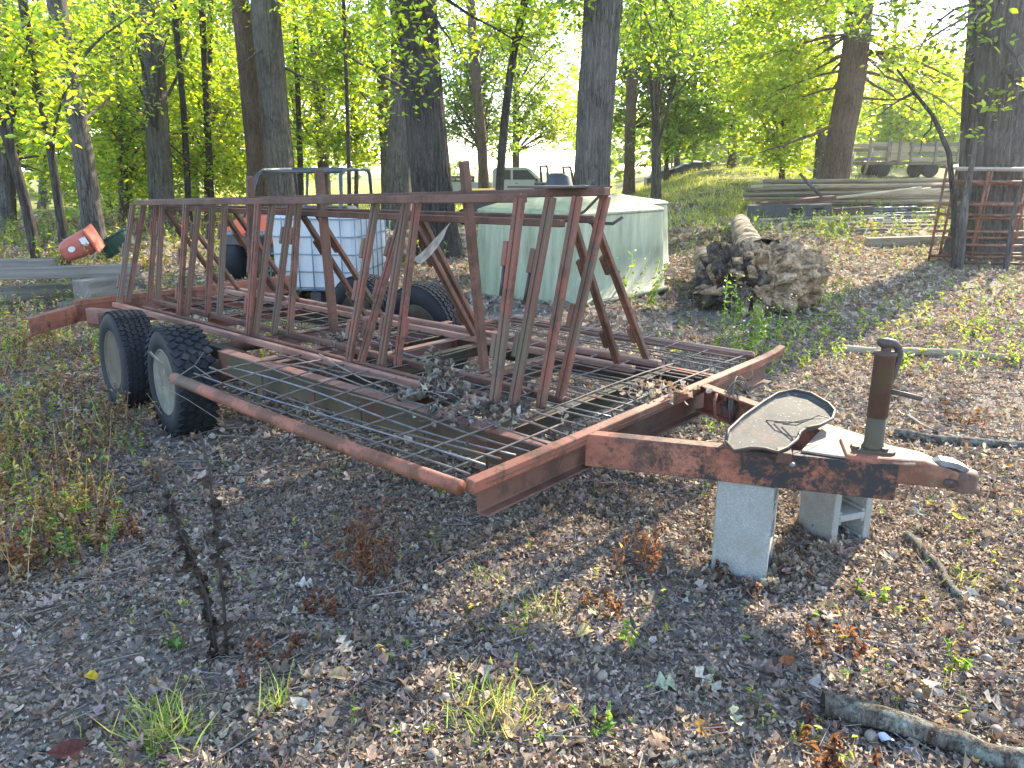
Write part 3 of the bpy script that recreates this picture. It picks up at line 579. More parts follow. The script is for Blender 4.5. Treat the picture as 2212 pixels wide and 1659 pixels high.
def boxtank(label, n0, a, w, d, h, hc, lid):          # n0: near corner, a: direction of the side going away to the left
    t = thing('water_tank', label, 'tank', (n0[0], n0[1], float(gz(n0[0], n0[1]))-.03), math.atan2(a[1], a[0])-math.pi)
    def rr(x0, y0, x1, y1, r, z, k=5): return [(cx+r*math.cos(q), cy_+r*math.sin(q), z) for cx, cy_, q0 in ((x1-r, y1-r, 0), (x0+r, y1-r, .5*math.pi), (x0+r, y0+r, math.pi), (x1-r, y0+r, 1.5*math.pi)) for q in (q0+.5*math.pi*m_/k for m_ in range(k+1))]
    L = lambda e, z, r=.13: rr(-w+e, e, -e, d-e, r, z)
    MB().loft([L(-.03, 0), L(-.03, .05), L(0, .055), L(.025, h*.5), L(.05, h-.02), L(.055, h), L(.09, h+.02), L(.30, h+(hc-h)*.5), L(.52, hc-.02, .1), L(.56, hc, .1)]).build('tank_body', MTANK, t, True)
    MB().loft([L(.046, h-.045), L(.036, h-.035), L(.036, h-.012), L(.05, h)]).build('rim_band', MTANK, t, True)
    if lid:
        m_ = Matrix.Translation((-w*.5+lid[0], d*.5+lid[1], 0)); L_ = MB().lathe([(.27, hc-.05), (.27, hc), (.19, hc+.012), (.165, hc+.07), (.135, hc+.17), (.12, hc+.195), (.1, hc+.205), (0, hc+.205)], 28, m_).build('lid', MBLK, t, True)
        MB().tube([m_ @ Vector((.24, -.05, hc+.02)), m_ @ Vector((.34, .0, hc+.05)), m_ @ Vector((.42, .1, hc+.03))], .03, 8).build('lid_hinge', MBLK, L_, True)
    return t
nc = gpt(1246, 663); lc = gpt(1014, 636); av = (lc-nc)[:2]; wl_ = float(np.linalg.norm(av))
boxtank('big algae stained pale green box shaped tank with hipped top and a black bell lid', nc, av/wl_, wl_, 1.85, 1.0, 1.19, (-.20, .0))
boxtank('second pale green tank mostly hidden behind the lidded one', nc+np.array([.95, 3.1, 0]), av/wl_, 1.3, 1.3, .98, 1.10, None)
# IBC tote
MTOTE = simple('milky_tote_plastic', (.36, .375, .39), (.46, .47, .48), 3, .45, .08, .004, spec=.4)
MCAGE = simple('galvanised_cage_tube', (.10, .17, .22), (.20, .27, .32), 20, .5, 0, metal=.3)
tx, ty = atz(770, 660, 0)[:2]; IB = thing('tote_tank', 'white plastic tote tank in a wire cage standing behind the trailer rack', 'tote', (tx+.03, ty, .0), math.radians(-9))
b = MB(); b.box((-.5, .58, .56), (.97, 1.12, .84)); b.build('bottle', MTOTE, IB, bevel=.05)
b = MB(); b.lathe([(.12, .98), (.12, 1.01), (.0, 1.02)], 20, Matrix.Translation((-.5, .55, 0))); b.build('cap', MBLK, IB, True)
def cagebar(p, q): MB().tube([p, q], .0075, 6).build('cage_tube', MCAGE, IB, True)
for z in (.17, .36, .55, .74, .93):
    for p, q in [((-1.0, .0, z), (0, .0, z)), ((0, .0, z), (0, 1.16, z)), ((-1.0, .0, z), (-1.0, 1.16, z))]: cagebar(p, q)
for i in range(7): cagebar((-1.0+i/6, -.012, .14), (-1.0+i/6, -.012, .95))
for i in range(1, 8): cagebar((.012, 1.16*i/7, .14), (.012, 1.16*i/7, .95))
for p, q in [((-1, .3, .985), (0, .3, .985)), ((-1, .85, .985), (0, .85, .985))]: cagebar(p, q)
for x in (-.94, -.5, -.06): MB().box((x, .56, .07), (.12, 1.14, .13)).build('pallet_foot', MBLK, IB, bevel=.01)
# orange utility buggy
MORG = simple('orange_paint', (.62, .075, .03), (.70, .11, .05), 4, .4, .02, .001, spec=.5)
ux, uy = at(618, 500, 10.9)[:2]; UV = thing('utility_buggy', 'orange and black utility buggy with a tubular roll cage behind the white tote', 'buggy', (ux, uy, 0), math.radians(-8))
MB().loft([[(-.62, -.55, .46), (.0, -.55, .46), (.0, -.60, .66), (-.62, -.60, .66)], [(-.64, -.2, .46), (.02, -.2, .46), (.0, -.2, .82), (-.62, -.2, .82)], [(-.62, .3, .46), (.0, .3, .46), (.0, .3, .88), (-.62, .3, .88)]]).build('hood', MORG, UV, bevel=.03)
MB().box((-.31, -.63, .54), (.5, .05, .12)).build('grille', MBLK, UV, bevel=.01)
for x in (-.52, -.08): MB().lathe([(0, 0), (.055, 0), (.05, .03), (0, .035)], 16, Matrix.Translation((x, -.6, .62)) @ Matrix.Rotation(math.pi/2, 4, 'X')).build('headlight', MSTEEL, UV, True)
MB().box((.1, .7, .42), (1.2, 2.3, .22)).build('chassis', MBLK, UV, bevel=.03)
MB().box((.1, 1.0, .72), (1.1, .5, .4)).build('seat', MBLK, UV, bevel=.05)
for x in (-.52, .62):
    for y in (-.35, 1.5):
        MB().lathe([(.12, -.1), (.2, -.12), (.30, -.11), (.33, -.05), (.33, .05), (.30, .11), (.2, .12), (.12, .1), (0, .08)], 24, Matrix.Translation((x, y, .32)) @ Matrix.Rotation(math.pi/2, 4, 'Y')).build('wheel', MRUB, UV, True)
MCG = simple('black_cage_tube', (.03, .035, .045), (.07, .075, .09), 9, .4, 0, spec=.5)
for x in (-.42, .78):
    MB().tube([(x-.10*(1 if x < 0 else -1), -.25, .75), (x-.05*(1 if x < 0 else -1), .0, 1.12), (x, .16, 1.38), (x, .35, 1.44), (x, 1.3, 1.45), (x, 1.42, 1.38), (x, 1.5, .8)], .026, 8).build('roll_bar', MCG, UV, True)
for y, z in ((.30, 1.42), (1.3, 1.45)): MB().tube([(-.42, y, z), (.78, y, z)], .026, 8).build('cross_tube', MCG, UV, True)
MB().tube([(.25, .3, 1.42), (.3, .1, 1.1), (.32, -.1, .85)], .02, 6).build('brace', MCG, UV, True)
# red bin tipped over on the timbers, dark green crate beside it
MREDB = simple('faded_red_plastic', (.34, .075, .05), (.42, .12, .09), 3, .5, .05, .002)
MWHT = simple('white_sticker', (.55, .55, .55), (.66, .66, .66), 9, .6, 0)
bx, by = atz(185, 600, .02)[:2]; BN = thing('tipped_bin', 'faded red plastic bin tipped on its side on the grey timbers', 'bin', (bx, by, .50), .2); BN.rotation_euler = (.12, math.radians(-24), .25); BN.scale = (.84, .84, .66); BN.location.z = .47
b = MB(); b.loft([[(-.30, -.24, -.2), (-.30, .24, -.2), (-.30, .24, .2), (-.30, -.24, .2)], [(.24, -.29, -.25), (.24, .29, -.25), (.24, .29, .25), (.24, -.29, .25)]]); bb_ = b.build('bin_body', MREDB, BN, True, bevel=.13); bb_.modifiers['edge'].segments = 4; bb_.modifiers['edge'].limit_method = 'NONE'
MB().box((.235, 0, 0), (.035, .60, .52)).build('bin_rim', MREDB, BN, bevel=.016)
MB().lathe([(0, 0), (.055, 0), (.055, .006), (0, .006)], 20, Matrix.Translation((-.08, -.275, .02)) @ Matrix.Rotation(math.pi/2, 4, 'X')).build('round_sticker', MWHT, BN)
MB().box((.15, -.287, .06), (.10, .006, .16)).build('label_plate', MWHT, BN)
MGRN = simple('dark_green_plastic', (.02, .055, .035), (.03, .08, .05), 6, .5, .05, .002)
gx_, gy_ = atz(262, 590, 0)[:2]; GC = thing('green_crate', 'dark green ribbed plastic crate leaning beside the tipped red bin', 'crate', (gx_, gy_, .42), .3); GC.rotation_euler = (0, math.radians(-28), .3)
MB().box((0, 0, 0), (.42, .4, .24)).build('crate_body', MGRN, GC, bevel=.02)
for i in range(5): MB().box((-.17+.085*i, -.21, 0), (.02, .03, .24)).build('rib', MGRN, GC)
MB().box((0, 0, .125), (.46, .44, .03)).build('crate_rim', MGRN, GC, bevel=.008)
# timbers
def wood(name, a, b_, sc=1):
    x = N(name); n = x.noise(5*sc, 7, .7, x.scale((.12, 1, 1)), .5); f = x.noise(30*sc, 5, .7, x.scale((.06, 1, 1))); x.col(x.mix(x.ramp(x.mix(.5, n, f), (.35, 0), (.65, 1)), a, b_)); x.set(.88, 0, .15); x.bump(f, .5, .006); return x.m
MTIM = wood('weathered_timber', (.085, .073, .06), (.25, .22, .19)); MTIMW = wood('warm_weathered_timber', (.20, .155, .105), (.42, .35, .26))
TIML = ['long grey timber on top of the stack left of the trailer, under the red bin', 'long weathered timber lowest in the stack under the red bin', 'short grey timber lying behind the red bin', 'grey plank lying across the ground in front of the timber stack']
for (x0, y0, x1, y1, z, h, w), l in zip([(-40, 592, 300, 583, .36, .13, .16), (-60, 640, 310, 612, .12, .15, .2), (-60, 575, 120, 572, .42, .14, .14), (140, 660, 300, 628, .06, .06, .2)], TIML):
    p, q = atz(x0, y0, z), atz(x1, y1, z); d = Vector(q-p); o = MB().box((d.length/2, 0, 0), (d.length, w, h)).build('timber', MTIM, None, bevel=.008); o.location = p; o.rotation_euler = (0, 0, math.atan2(d.y, d.x)); tag(o, l, 'timber', 'timbers stacked beyond the trailer')
p, q = atz(130, 640, .2), atz(300, 612, .2); d = Vector(q-p)
o = MB().box((d.length/2, 0, 0), (d.length*.5, .25, .25)).build('timber', MTIM, None, bevel=.01); o.location = p; o.rotation_euler = (0, 0, math.atan2(d.y, d.x)); tag(o, 'thick short block of timber carrying the long timbers under the red bin', 'timber', 'timbers stacked beyond the trailer')

# pickup truck and machines in the field
MWH = simple('white_car_paint', (.40, .405, .40), (.46, .46, .45), 3, .35, 0, spec=.5)
def glassm():
    x = N('tinted_window_glass'); x.col((.02, .028, .03)); x.set(.3, 0, .25); return x.m
MGL = glassm()
kx, ky = at(1112, 380, 36)[:2]; PK = thing('pickup_truck', 'old white extended cab pickup parked at the field edge behind the tank', 'pickup truck', (kx, ky, -.12), .04)
body = [(-1.0, .45), (2.75, .45), (2.78, .75), (2.7, .98), (1.15, 1.06), (.62, 1.60), (.45, 1.66), (-.85, 1.66), (-1.0, 1.55)]
MB().loft([[(x, y, z) for x, z in body] for y in (-.85, .85)]).build('cab', MWH, PK, bevel=.05)
MB().box((-2.2, 0, .78), (2.3, 1.75, .5)).build('cargo_bed', MWH, PK, bevel=.04)
for pl, nm in [([(-.72, 1.13), (-.22, 1.13), (-.22, 1.54), (-.72, 1.54)], 'rear_window'), ([(-.12, 1.13), (.95, 1.13), (.52, 1.54), (-.12, 1.54)], 'door_window')]:
    MB().loft([[(x, y, z) for x, z in pl] for y in (-.862, -.84)]).build(nm, MGL, PK)
MB().loft([[(x, y, z) for y in (-.7, .7)] for x, z in ((.68, 1.57), (1.16, 1.09))] and [[(.69, -.72, 1.565), (.69, .72, 1.565), (.66, .72, 1.54), (.66, -.72, 1.54)], [(1.155, -.76, 1.08), (1.155, .76, 1.08), (1.12, .76, 1.06), (1.12, -.76, 1.06)]]).build('windscreen', MGL, PK)
MB().box((.05, -.87, .98), (.14, .03, .03)).build('door_handle', MBLK, PK)
MB().box((.92, -.95, 1.12), (.10, .16, .14)).build('mirror', MBLK, PK, bevel=.02)
for x in (-2.3, 2.0): 
    for y in (-.82, .82): MB().lathe([(0, -.1), (.2, -.1), (.32, -.1), (.36, -.06), (.36, .06), (.32, .1), (.2, .1), (0, .1)], 22, Matrix.Translation((x, y, .36)) @ Matrix.Rotation(math.pi/2, 4, 'X')).build('wheel', MRUB, PK, True)
jx, jy = at(1216, 385, 34)[:2]; JP = thing('open_jeep', 'dark open topped vehicle with a bare windscreen frame right of the white pickup', 'jeep', (jx, jy, -.08), .2)
MB().box((0, 0, .75), (2.2, 1.4, .5)).build('body', MBLK, JP, bevel=.06); MB().box((.8, 0, .95), (.9, 1.2, .25)).build('bonnet', MBLK, JP, bevel=.06)
MB().tube([(.3, -.62, 1.0), (.15, -.6, 1.62), (.15, .6, 1.62), (.3, .62, 1.0)], .055, 6).build('windscreen_frame', MCG, JP, True); MB().tube([(-.8, -.6, 1.0), (-.85, -.58, 1.66), (-.85, .58, 1.66), (-.8, .6, 1.0)], .055, 6).build('roll_bar', MCG, JP, True)
for x in (-.75, .8):
    for y in (-.7, .7): MB().lathe([(0, -.1), (.3, -.1), (.34, -.05), (.34, .05), (.3, .1), (0, .1)], 18, Matrix.Translation((x, y, .34)) @ Matrix.Rotation(math.pi/2, 4, 'X')).build('wheel', MRUB, JP, True)
wx, wy = at(983, 398, 36)[:2]; FT = thing('farm_trailer', 'small dark slatted farm trailer standing beside the dark oak in the field', 'farm trailer', (wx, wy, 0), .1)
MB().box((0, 0, .62), (1.7, 1.2, .08)).build('floor', MBLK, FT)
for z in (.78, .95, 1.1):
    for y in (-.6, .6): MB().box((0, y, z), (1.7, .04, .11)).build('slat', MTIM, FT)
for x in (-.8, 0, .8): MB().box((x, -.635, .9), (.07, .03, .5)).build('stake', MIRON, FT)
for y in (-.68, .68): MB().lathe([(0, -.08), (.28, -.08), (.31, 0), (.28, .08), (0, .08)], 18, Matrix.Translation((0, y, .31)) @ Matrix.Rotation(math.pi/2, 4, 'X')).build('wheel', MRUB, FT, True)
MYEL = simple('yellow_machine_paint', (.55, .34, .05), (.62, .42, .10), 5, .5, .02, .001)
yx, yy = at(1040, 408, 21)[:2]; YM = thing('yellow_mower_deck', 'small yellow machine frame standing by the dark leaning sapling', 'machine', (yx, yy, .0), .15)
MB().loft([[(-.5, -.3, .62), (.5, -.3, .62), (.5, .3, .62), (-.5, .3, .62)], [(-.38, -.25, .95), (.42, -.25, .95), (.42, .25, .95), (-.38, .25, .95)]]).build('hood', MYEL, YM, bevel=.03)
MB().box((.05, -.28, .86), (.6, .08, .05)).build('vent', MBLK, YM); MB().box((0, 0, .45), (.9, .5, .34)).build('chassis', MBLK, YM, bevel=.02)
for x in (-.42, .42):
    for y in (-.32, .32): MB().lathe([(0, -.06), (.2, -.06), (.22, 0), (.2, .06), (0, .06)], 16, Matrix.Translation((x, y, .22)) @ Matrix.Rotation(math.pi/2, 4, 'X')).build('wheel', MRUB, YM, True)

# ------------------------------------------------------------------ pole pile, pipes and iron on the right
MPOLE = wood('bleached_pole_wood', (.30, .235, .15), (.58, .48, .34)); MPOLE2 = wood('grey_pole_wood', (.11, .09, .068), (.28, .235, .18)); MPIPE = simple('blue_grey_pipe', (.06, .07, .08), (.15, .16, .17), 14, .5, .1, .002)
k = 0
for row in range(6):
    for c in range(6):
        Y0 = 19.0+.19*c+.05*row; px0 = 1612+R.uniform(-14, 30)+10*abs(row-2); py = 440-9.6*row+.9*c*(1 if row > 3 else .3)
        p = at(px0, py+R.uniform(-2, 2), Y0+R.uniform(-.05, .05)); L_ = R.uniform(6.8, 7.8); an = R.normal(-.02, .022)+(.035 if row == 3 and c < 3 else 0)
        q = p+np.array([L_*math.cos(an), L_*math.sin(an), R.normal(.08, .05)+(.10 if row in (2, 3) and c < 2 else 0)])
        r = R.uniform(.028, .06); ms = (p*.55+q*.45)+np.array([0, 0, R.normal(-.02, .015)])
        b = MB(); b.tube([p, p*.7+ms*.3+[0, 0, .01], ms, q], [r, r*.97, r*.95, r*.85], 9)
        lab = '%s wooden pole in the %s layer of the pile before the leaning brown tree' % (['grey', 'pale', 'tan'][k % 3], ['lowest', 'second lowest', 'third', 'fourth', 'second highest', 'topmost'][row])
        o = b.build('wooden_pole', MPOLE if k % 3 else MPOLE2, None, True); tag(o, lab, 'pole', 'long poles piled between the fallen log and the big oak'); k += 1
for i in range(6):                                                      # poles slanting over the front of the pile
    p = at(1700+8*i, 438-1.2*i, 18.5+.07*i); q = at(1990+20*i, 405+1.8*i, 18.8+.05*i)
    tag(MB().tube([p, (p+q)/2+[0, 0, -.02], q], [.036, .036, .03], 9).build('wooden_pole', MPOLE, None, True), 'pale pole slanting across the front of the long pile, %s of six' % ['lowest', 'second', 'third', 'fourth', 'fifth', 'uppermost'][i], 'pole', 'slanting poles on the front of the pile')
for i in range(16):                                                     # steel pipes on the ground
    x0, x1 = R.uniform(1660, 1760), R.uniform(1930, 2030); yy = 446+2.3*i+R.uniform(-3, 3); Yd = 18.5-.085*i
    p = gpt(x0, 0) if False else at(x0, yy, Yd); q = at(x1, yy+R.uniform(-9, 6), Yd+R.uniform(-.1, .3))
    for v in (p, q): v[2] = max(v[2], float(gz(v[0], v[1]))+.02)
    tag(MB().tube([p, (p+q)/2+[0, 0, R.uniform(-.02, .02)], q], R.uniform(.018, .032), 8).build('steel_pipe', MPIPE, None, True), 'thin blue grey pipe in the low heap before the pole pile, %s' % ['farthest back', 'second from the back', 'third from the back', 'fourth from the back'][i] if i < 4 else 'thin blue grey pipe in the front of the low heap before the pole pile', 'pipe', 'steel pipes lying before the pole pile')
def beam(label, x0, y0, x1, y1, Y0, Y1, h, w, m=MIRON, holes=()):
    p, q = at(x0, y0, Y0), at(x1, y1, Y1); d = Vector(q-p); t = thing('steel_beam', label, 'beam', p, math.atan2(d.y, d.x)); t.rotation_euler = (0, -math.asin(d.z/d.length), math.atan2(d.y, d.x)); L_ = d.length
    xs = [0]+[a for hh in holes for a in hh]+[L_]
    b = MB(); b.box((L_/2, 0, h/2-.01), (L_, w, .02)); b.box((L_/2, 0, -h/2+.01), (L_, w, .02))
    for i in range(0, len(xs), 2): b.box(((xs[i]+xs[i+1])/2, -w/2+.012, 0), (xs[i+1]-xs[i], .02, h-.04))
    for hh in holes:
        for z in (h*.35, -h*.35): b.box(((hh[0]+hh[1])/2, -w/2+.012, z), (hh[1]-hh[0], .02, h*.26))
    b.build('beam_web', m, t); return t
MSLATE = simple('slate_blue_steel', (.045, .046, .052), (.085, .08, .08), 6, .55)
beam('dark slate steel beam with square holes lying low before the pole pile', 1612, 456, 1792, 453, 17.9, 17.7, .26, .3, MSLATE, [(.95, 1.2), (1.4, 1.66)])
beam('brown rusty steel plate beam tilted on top of the slate beam', 1640, 443, 1800, 427, 18.2, 18.2, .10, .35, MDARK)
beam('short dark steel box end lying among the thin pipes', 1800, 460, 1880, 455, 17.6, 17.7, .2, .25, MIRON)
tag(MB().tube([at(1775, 424, 18.0), at(1745, 395, 18.3), at(1728, 375, 18.5)], [.045, .04, .03], 8).build('branch', BARK_G, None, True), 'bare grey branch propped against the left end of the pole pile', 'branch')
for i, (x0, y0, x1, y1, r) in enumerate([(1690, 486, 1960, 478, .035), (1720, 494, 2010, 488, .03), (1755, 480, 2040, 470, .04), (1830, 500, 2050, 494, .035), (1640, 480, 1850, 472, .03), (1790, 508, 1990, 503, .03)]):
    p, q = gpt(x0, y0), gpt(x1, y1); p[2] += r+.02*(i % 3); q[2] += r+.05*(i % 2)
    tag(MB().tube([p, p*.6+q*.4+[0, 0, .015], q], [r, r*.95, r*.8], 8).build('wooden_pole', MPOLE2 if i % 2 else MPOLE, None, True), 'loose pole flat on the leaves before the pile, '+['left end beside the log', 'thin and grey', 'tan and farthest back', 'grey and close to the gates', 'tan and shortest', 'grey and nearest the trailer'][i], 'pole', 'loose poles before the pile')
p, q = gpt(1870, 532), gpt(2060, 526); tag(MB().bar(p+[0, 0, .07], q+[0, 0, .07], .2, .16).build('timber', MTIMW, None, bevel=.012), 'old squared timber lying in the weeds before the tube gates', 'timber')
# rusty tube gates leaning on the big oak
MGATE = rusty('rusty_gate_tube', (.20, .075, .04), (.25, .13, .09), (.12, .05, .03), (.05, .035, .03), .45); MGATEP = simple('whitened_gate_tube', (.42, .38, .34), (.30, .22, .17), 18, .6)
def gate(label, x0, x1, Y0, Y1, ys, nv, m0, mt, arch=False):
    p0, p1 = at(x0, ys[-1], Y0), at(x1, ys[-1], Y1); g = thing('tube_gate', label, 'gate', p0, 0, 'rusty tube gates leaning by the big oak'); o = np.array(p0)
    zs = [at(x0, y, Y0)[2] for y in ys]; zb = min(zs)
    def P(t, z): q = p0*(1-t)+p1*t; return (q[0]-o[0], q[1]-o[1]-.10*(z-zb), z-o[2])
    for i, z in enumerate(zs): MB().tube([P(0, z), P(.5, z-.012), P(1, z+R.normal(0, .01))], .022, 8).build('rail', mt if i == 0 else m0, g, True)
    for k_ in range(nv):
        t = k_/(nv-1); MB().tube([P(t, zs[0]), P(t, zs[-1]-.12)], .02, 8).build('upright', m0, g, True)
    if arch: MB().tube([P(.62, zs[-1]), P(.62, zs[1]), P(.64, zs[0]), P(.70, zs[0]+.06), P(.76, zs[0]), P(.78, zs[1]), P(.78, zs[2])], .024, 8).build('hoop', MGATEP, g, True)
    return g
gate('brown rusty tube gate nearest the thin black sapling, standing on edge', 2008, 2275, 12.4, 12.15, (363, 391, 440, 462, 498, 552), 4, MGATE, MGATEP)
gate('second tube gate with a bent hoop, leaning against the big oak behind the first', 2030, 2330, 12.75, 12.5, (366, 396, 437, 470, 512, 548), 5, MGATE, MGATEP, True)
gate('low tube gate lying flat at the foot of the big oak', 2060, 2300, 12.0, 11.8, (528, 545, 566), 3, MDARK, MGATE)
# stake bed wagon
gx0, gy0 = at(1950, 352, 31)[:2]; GZ = float(gz(gx0, gy0)); WG = thing('stake_wagon', 'weathered wooden stake sided wagon on rubber wheels beyond the pole pile', 'wagon', (gx0, gy0, GZ), -.10)
MB().box((0, 0, .52), (3.3, 1.7, .12)).build('deck', MTIM, WG)
for i, z in enumerate((.68, .86, 1.04, 1.2)):
    for y in (-.88, .88): 
        for a, c in ((-1.62, -.95), (-.9, -.1), (-.05, 1.62)): MB().box(((a+c)/2, y+.02*(i % 2), z+R.normal(0, .012)), (c-a, .035, .14), Matrix.Rotation(R.normal(0, .012), 3, 'Y')).build('side_board', MTIM if (i+int(a)) % 2 else MTIMW, WG)
for x in (-1.6, -.92, -.5, -.07, .8, 1.6): MB().box((x, -.93, .92+(.08 if x < -.5 else 0)), (.08, .05, .9)).build('stake', MTIM, WG)
MB().box((-.5, -.9, .95), (.62, .03, .62)).build('plywood_panel', MTIMW, WG)
for x in (-1.0, .75):
    for y in (-.7, .7): MB().lathe([(0, -.1), (.2, -.1), (.27, -.1), (.30, -.05), (.30, .05), (.27, .1), (0, .1)], 20, Matrix.Translation((x, y, .29)) @ Matrix.Rotation(math.pi/2, 4, 'X')).build('wheel', MRUB, WG, True)
tag(MB().tube([at(1836, 372, 30), at(1846, 330, 30.4)], .05, 8).build('post', MTIM, None, True), 'leaning grey wooden post at the rear of the stake wagon', 'post'); tag(MB().tube([at(1868, 374, 29.5), at(1884, 320, 29.8)], .05, 8).build('post', MTIM, None, True), 'leaning grey wooden post in front of the stake wagon boards', 'post')
# far heap of planks and blue sheeting at the field edge
for i in range(9):
    p, q = at(1495+R.uniform(-25, 30), 372-2.0*i, 38+.2*i), at(1590+R.uniform(-20, 45), 366-2.5*i, 38.6+.2*i); p[2] = gz(p[0], p[1])+.1+.11*i; q[2] = gz(q[0], q[1])+.15+.13*i
    tag(MB().bar(p, q, .2, .1).build('plank', MTIMW, None), 'warm brown plank in the %s of the far heap at the edge of the wood' % ['bottom', 'middle', 'top'][i//3], 'plank', 'planks heaped at the far edge of the wood')
for (x0, x1, y, h), l in zip([(1395, 1450, 372, .35), (1455, 1530, 376, .30)], ['low blue grey sheeted heap in the far sunny grass', 'longer low blue grey sheeted heap in the sunny grass next to the far planks']):
    p, q = at(x0, y+4, 36), at(x1, y+4, 36.3); p[2] = gz(p[0], p[1])+.25; q[2] = gz(q[0], q[1])+.25; b = MB(); n = 9; secs = []
    for i in range(n):
        t = i/(n-1); c = p*(1-t)+q*t; hh = h*(.35+.65*math.sin(3.14*min(max(t, .06), .94)))*R.uniform(.75, 1.15); secs.append([c+[0, -.5, -.3], c+[0, -.35, hh*.7], c+[0, 0, hh], c+[0, .4, hh*.6], c+[0, .5, -.3]])
    tag(b.loft(secs).build('sheeted_heap', MSLATE, None, False), l, 'heap')
for i, (px, py, Y) in enumerate([(1450, 372, 40), (1523, 368, 39), (1548, 368, 40), (1573, 370, 41)]):
    p = at(px, py, Y); b = p.copy(); b[2] = gz(b[0], b[1])-.05; tag(MB().tube([b, b+np.array([R.normal(0, .03), 0, 1.35])], .06, 8).build('fence_post', MTIM, None, True), 'grey fence post at the edge of the grass, '+['beside the low sheeted heap', 'left of the far planks', 'in front of the far planks', 'right of the far planks'][i], 'fence post', 'fence posts along the sunny grass')

# ------------------------------------------------------------------ fallen log with torn root end
def vnoise(p, f, seed=0):
    p = np.asarray(p)*f; i = np.floor(p).astype(np.int64); t = p-i; t = t*t*(3-2*t); r = np.zeros(len(p))
    for dx in (0, 1):
        for dy in (0, 1):
            for dz in (0, 1):
                h = (i[:, 0]+dx)*374761393+(i[:, 1]+dy)*668265263+(i[:, 2]+dz)*2147483647+seed*974711; h = (h ^ (h >> 13))*1274126177; h = ((h ^ (h >> 16)) & 0xffff)/65535.
                r += h*np.where(dx, t[:, 0], 1-t[:, 0])*np.where(dy, t[:, 1], 1-t[:, 1])*np.where(dz, t[:, 2], 1-t[:, 2])
    return r-.5
def bulge(pts, rs, n, amp, f, seed, ridge=0, nr=12):                    # a trunk-like tube with noisy, ridged surface -> V, Q
    pts = np.array(pts, float); m = len(pts); V = []; t0 = Vector(pts[1]-pts[0]).normalized(); ref = Vector((0, 0, 1)) if abs(t0.z) < .9 else Vector((1, 0, 0)); u = t0.cross(ref).normalized()
    th = np.arange(n)*2*math.pi/n
    for i in range(m):
        t = Vector(pts[min(i+1, m-1)]-pts[max(i-1, 0)]).normalized(); u = (u-t*u.dot(t)).normalized(); v = t.cross(u)
        d = np.outer(np.cos(th), u)+np.outer(np.sin(th), v); q = pts[i]+d*rs[i]
        k = 1+amp*vnoise(q, f, seed)+amp*.5*vnoise(q, f*2.7, seed+1)
        if ridge:
            w = vnoise(q*np.array([1, 1, .35]), 3.1, seed+3)*3.2; k = k+ridge/rs[i]*(np.abs(np.sin(th*nr/2+w))-.6)
        V.append(pts[i]+d*(rs[i]*k)[:, None])
    V = np.concatenate(V); I = (np.arange(m-1)[:, None]*n+np.arange(n)[None]).ravel(); J = (np.arange(m-1)[:, None]*n+(np.arange(n)[None]+1) % n).ravel()
    return V, np.stack([I, J, J+n, I+n], 1)
LG = thing('fallen_log', 'fallen rotten log with a torn brown root end facing the trailer', 'log', (0, 0, 0))
def rootmat(name, a, b_, c):
    x = N(name); n = x.noise(7, 10, .72, dist=.5); f = x.noise(38, 6, .7); k = x.ramp(n, (.36, a), (.48, b_), (.62, c)); k = x.mix(x.ramp(f, (.35, .7), (.55, 0)), k, a); x.col(k); x.set(.95, 0, .1); x.bump(f, .8, .012); return x.m
MROT = rootmat('rotten_root_wood', (.075, .05, .034), (.31, .21, .13), (.55, .40, .26))
def logp(px, py, Y, dz=0): p = at(px, py, Y); p[2] = gz(p[0], p[1])+dz; return p
a, b_, c = logp(1650, 600, 8.3, .40), logp(1628, 520, 10.5, .26), logp(1600, 470, 15, .22)
pth = [a+(b_-a)*t for t in np.linspace(0, 1, 14)]+[b_+(c-b_)*t for t in np.linspace(.08, 1, 16)]
V, Q = bulge(pth, np.concatenate([np.linspace(.34, .25, 14), np.linspace(.245, .16, 16)]), 30, .22, 3.2, 3, .012, 14)
def logmat():
    x = N('peeling_log_bark'); n = x.noise(4, 8, .7); w = x.noise(14, 6, .75); c = x.mix(x.ramp(n, (.45, 0), (.52, 1)), (.10, .08, .065), (.36, .29, .22)); c = x.mix(x.ramp(w, (.3, .5), (.6, 0)), c, (.05, .042, .035)); x.col(c); x.set(.9, 0, .15); x.bump(x.mix(.5, n, w), .8, .03); return x.m
MLOG = logmat()
mesh_np('log_trunk', V, Q, None, MLOG, LG, True)
e, f_ = logp(1545, 590, 8.6, .25), logp(1522, 510, 10.6, .30)
V, Q = bulge([e+(f_-e)*t for t in np.linspace(0, 1, 10)], np.linspace(.2, .13, 10), 20, .35, 4, 8, .012, 10); mesh_np('log_fork', V, Q, None, MLOG, LG, True)
# root mass: an irregular lump with buttresses and hollows
def lump(c, rad, seed, amp, nu=150, nv=90, f=2.2):
    th = np.linspace(0, 2*math.pi, nu, endpoint=False); ph = np.linspace(.02, math.pi-.02, nv); T, Pp = np.meshgrid(th, ph); d = np.stack([np.sin(Pp)*np.cos(T), np.sin(Pp)*np.sin(T), np.cos(Pp)], -1).reshape(-1, 3)
    q = d*2.0+c; k = 1+amp*(.8*vnoise(q, f*.6, seed)+.5*vnoise(q, f*1.3, seed+1)+.45*vnoise(q, f*2.4, seed+2)-.26*np.abs(vnoise(q, f*4.5, seed+6))-.12*np.abs(vnoise(q, f*10, seed+4)))
    V = np.array(c)+d*np.array(rad)*k[:, None]; I = (np.arange(nv-1)[:, None]*nu+np.arange(nu)[None]).ravel(); J = (np.arange(nv-1)[:, None]*nu+(np.arange(nu)[None]+1) % nu).ravel(); return V, np.stack([I, I+nu, J+nu, J], 1)
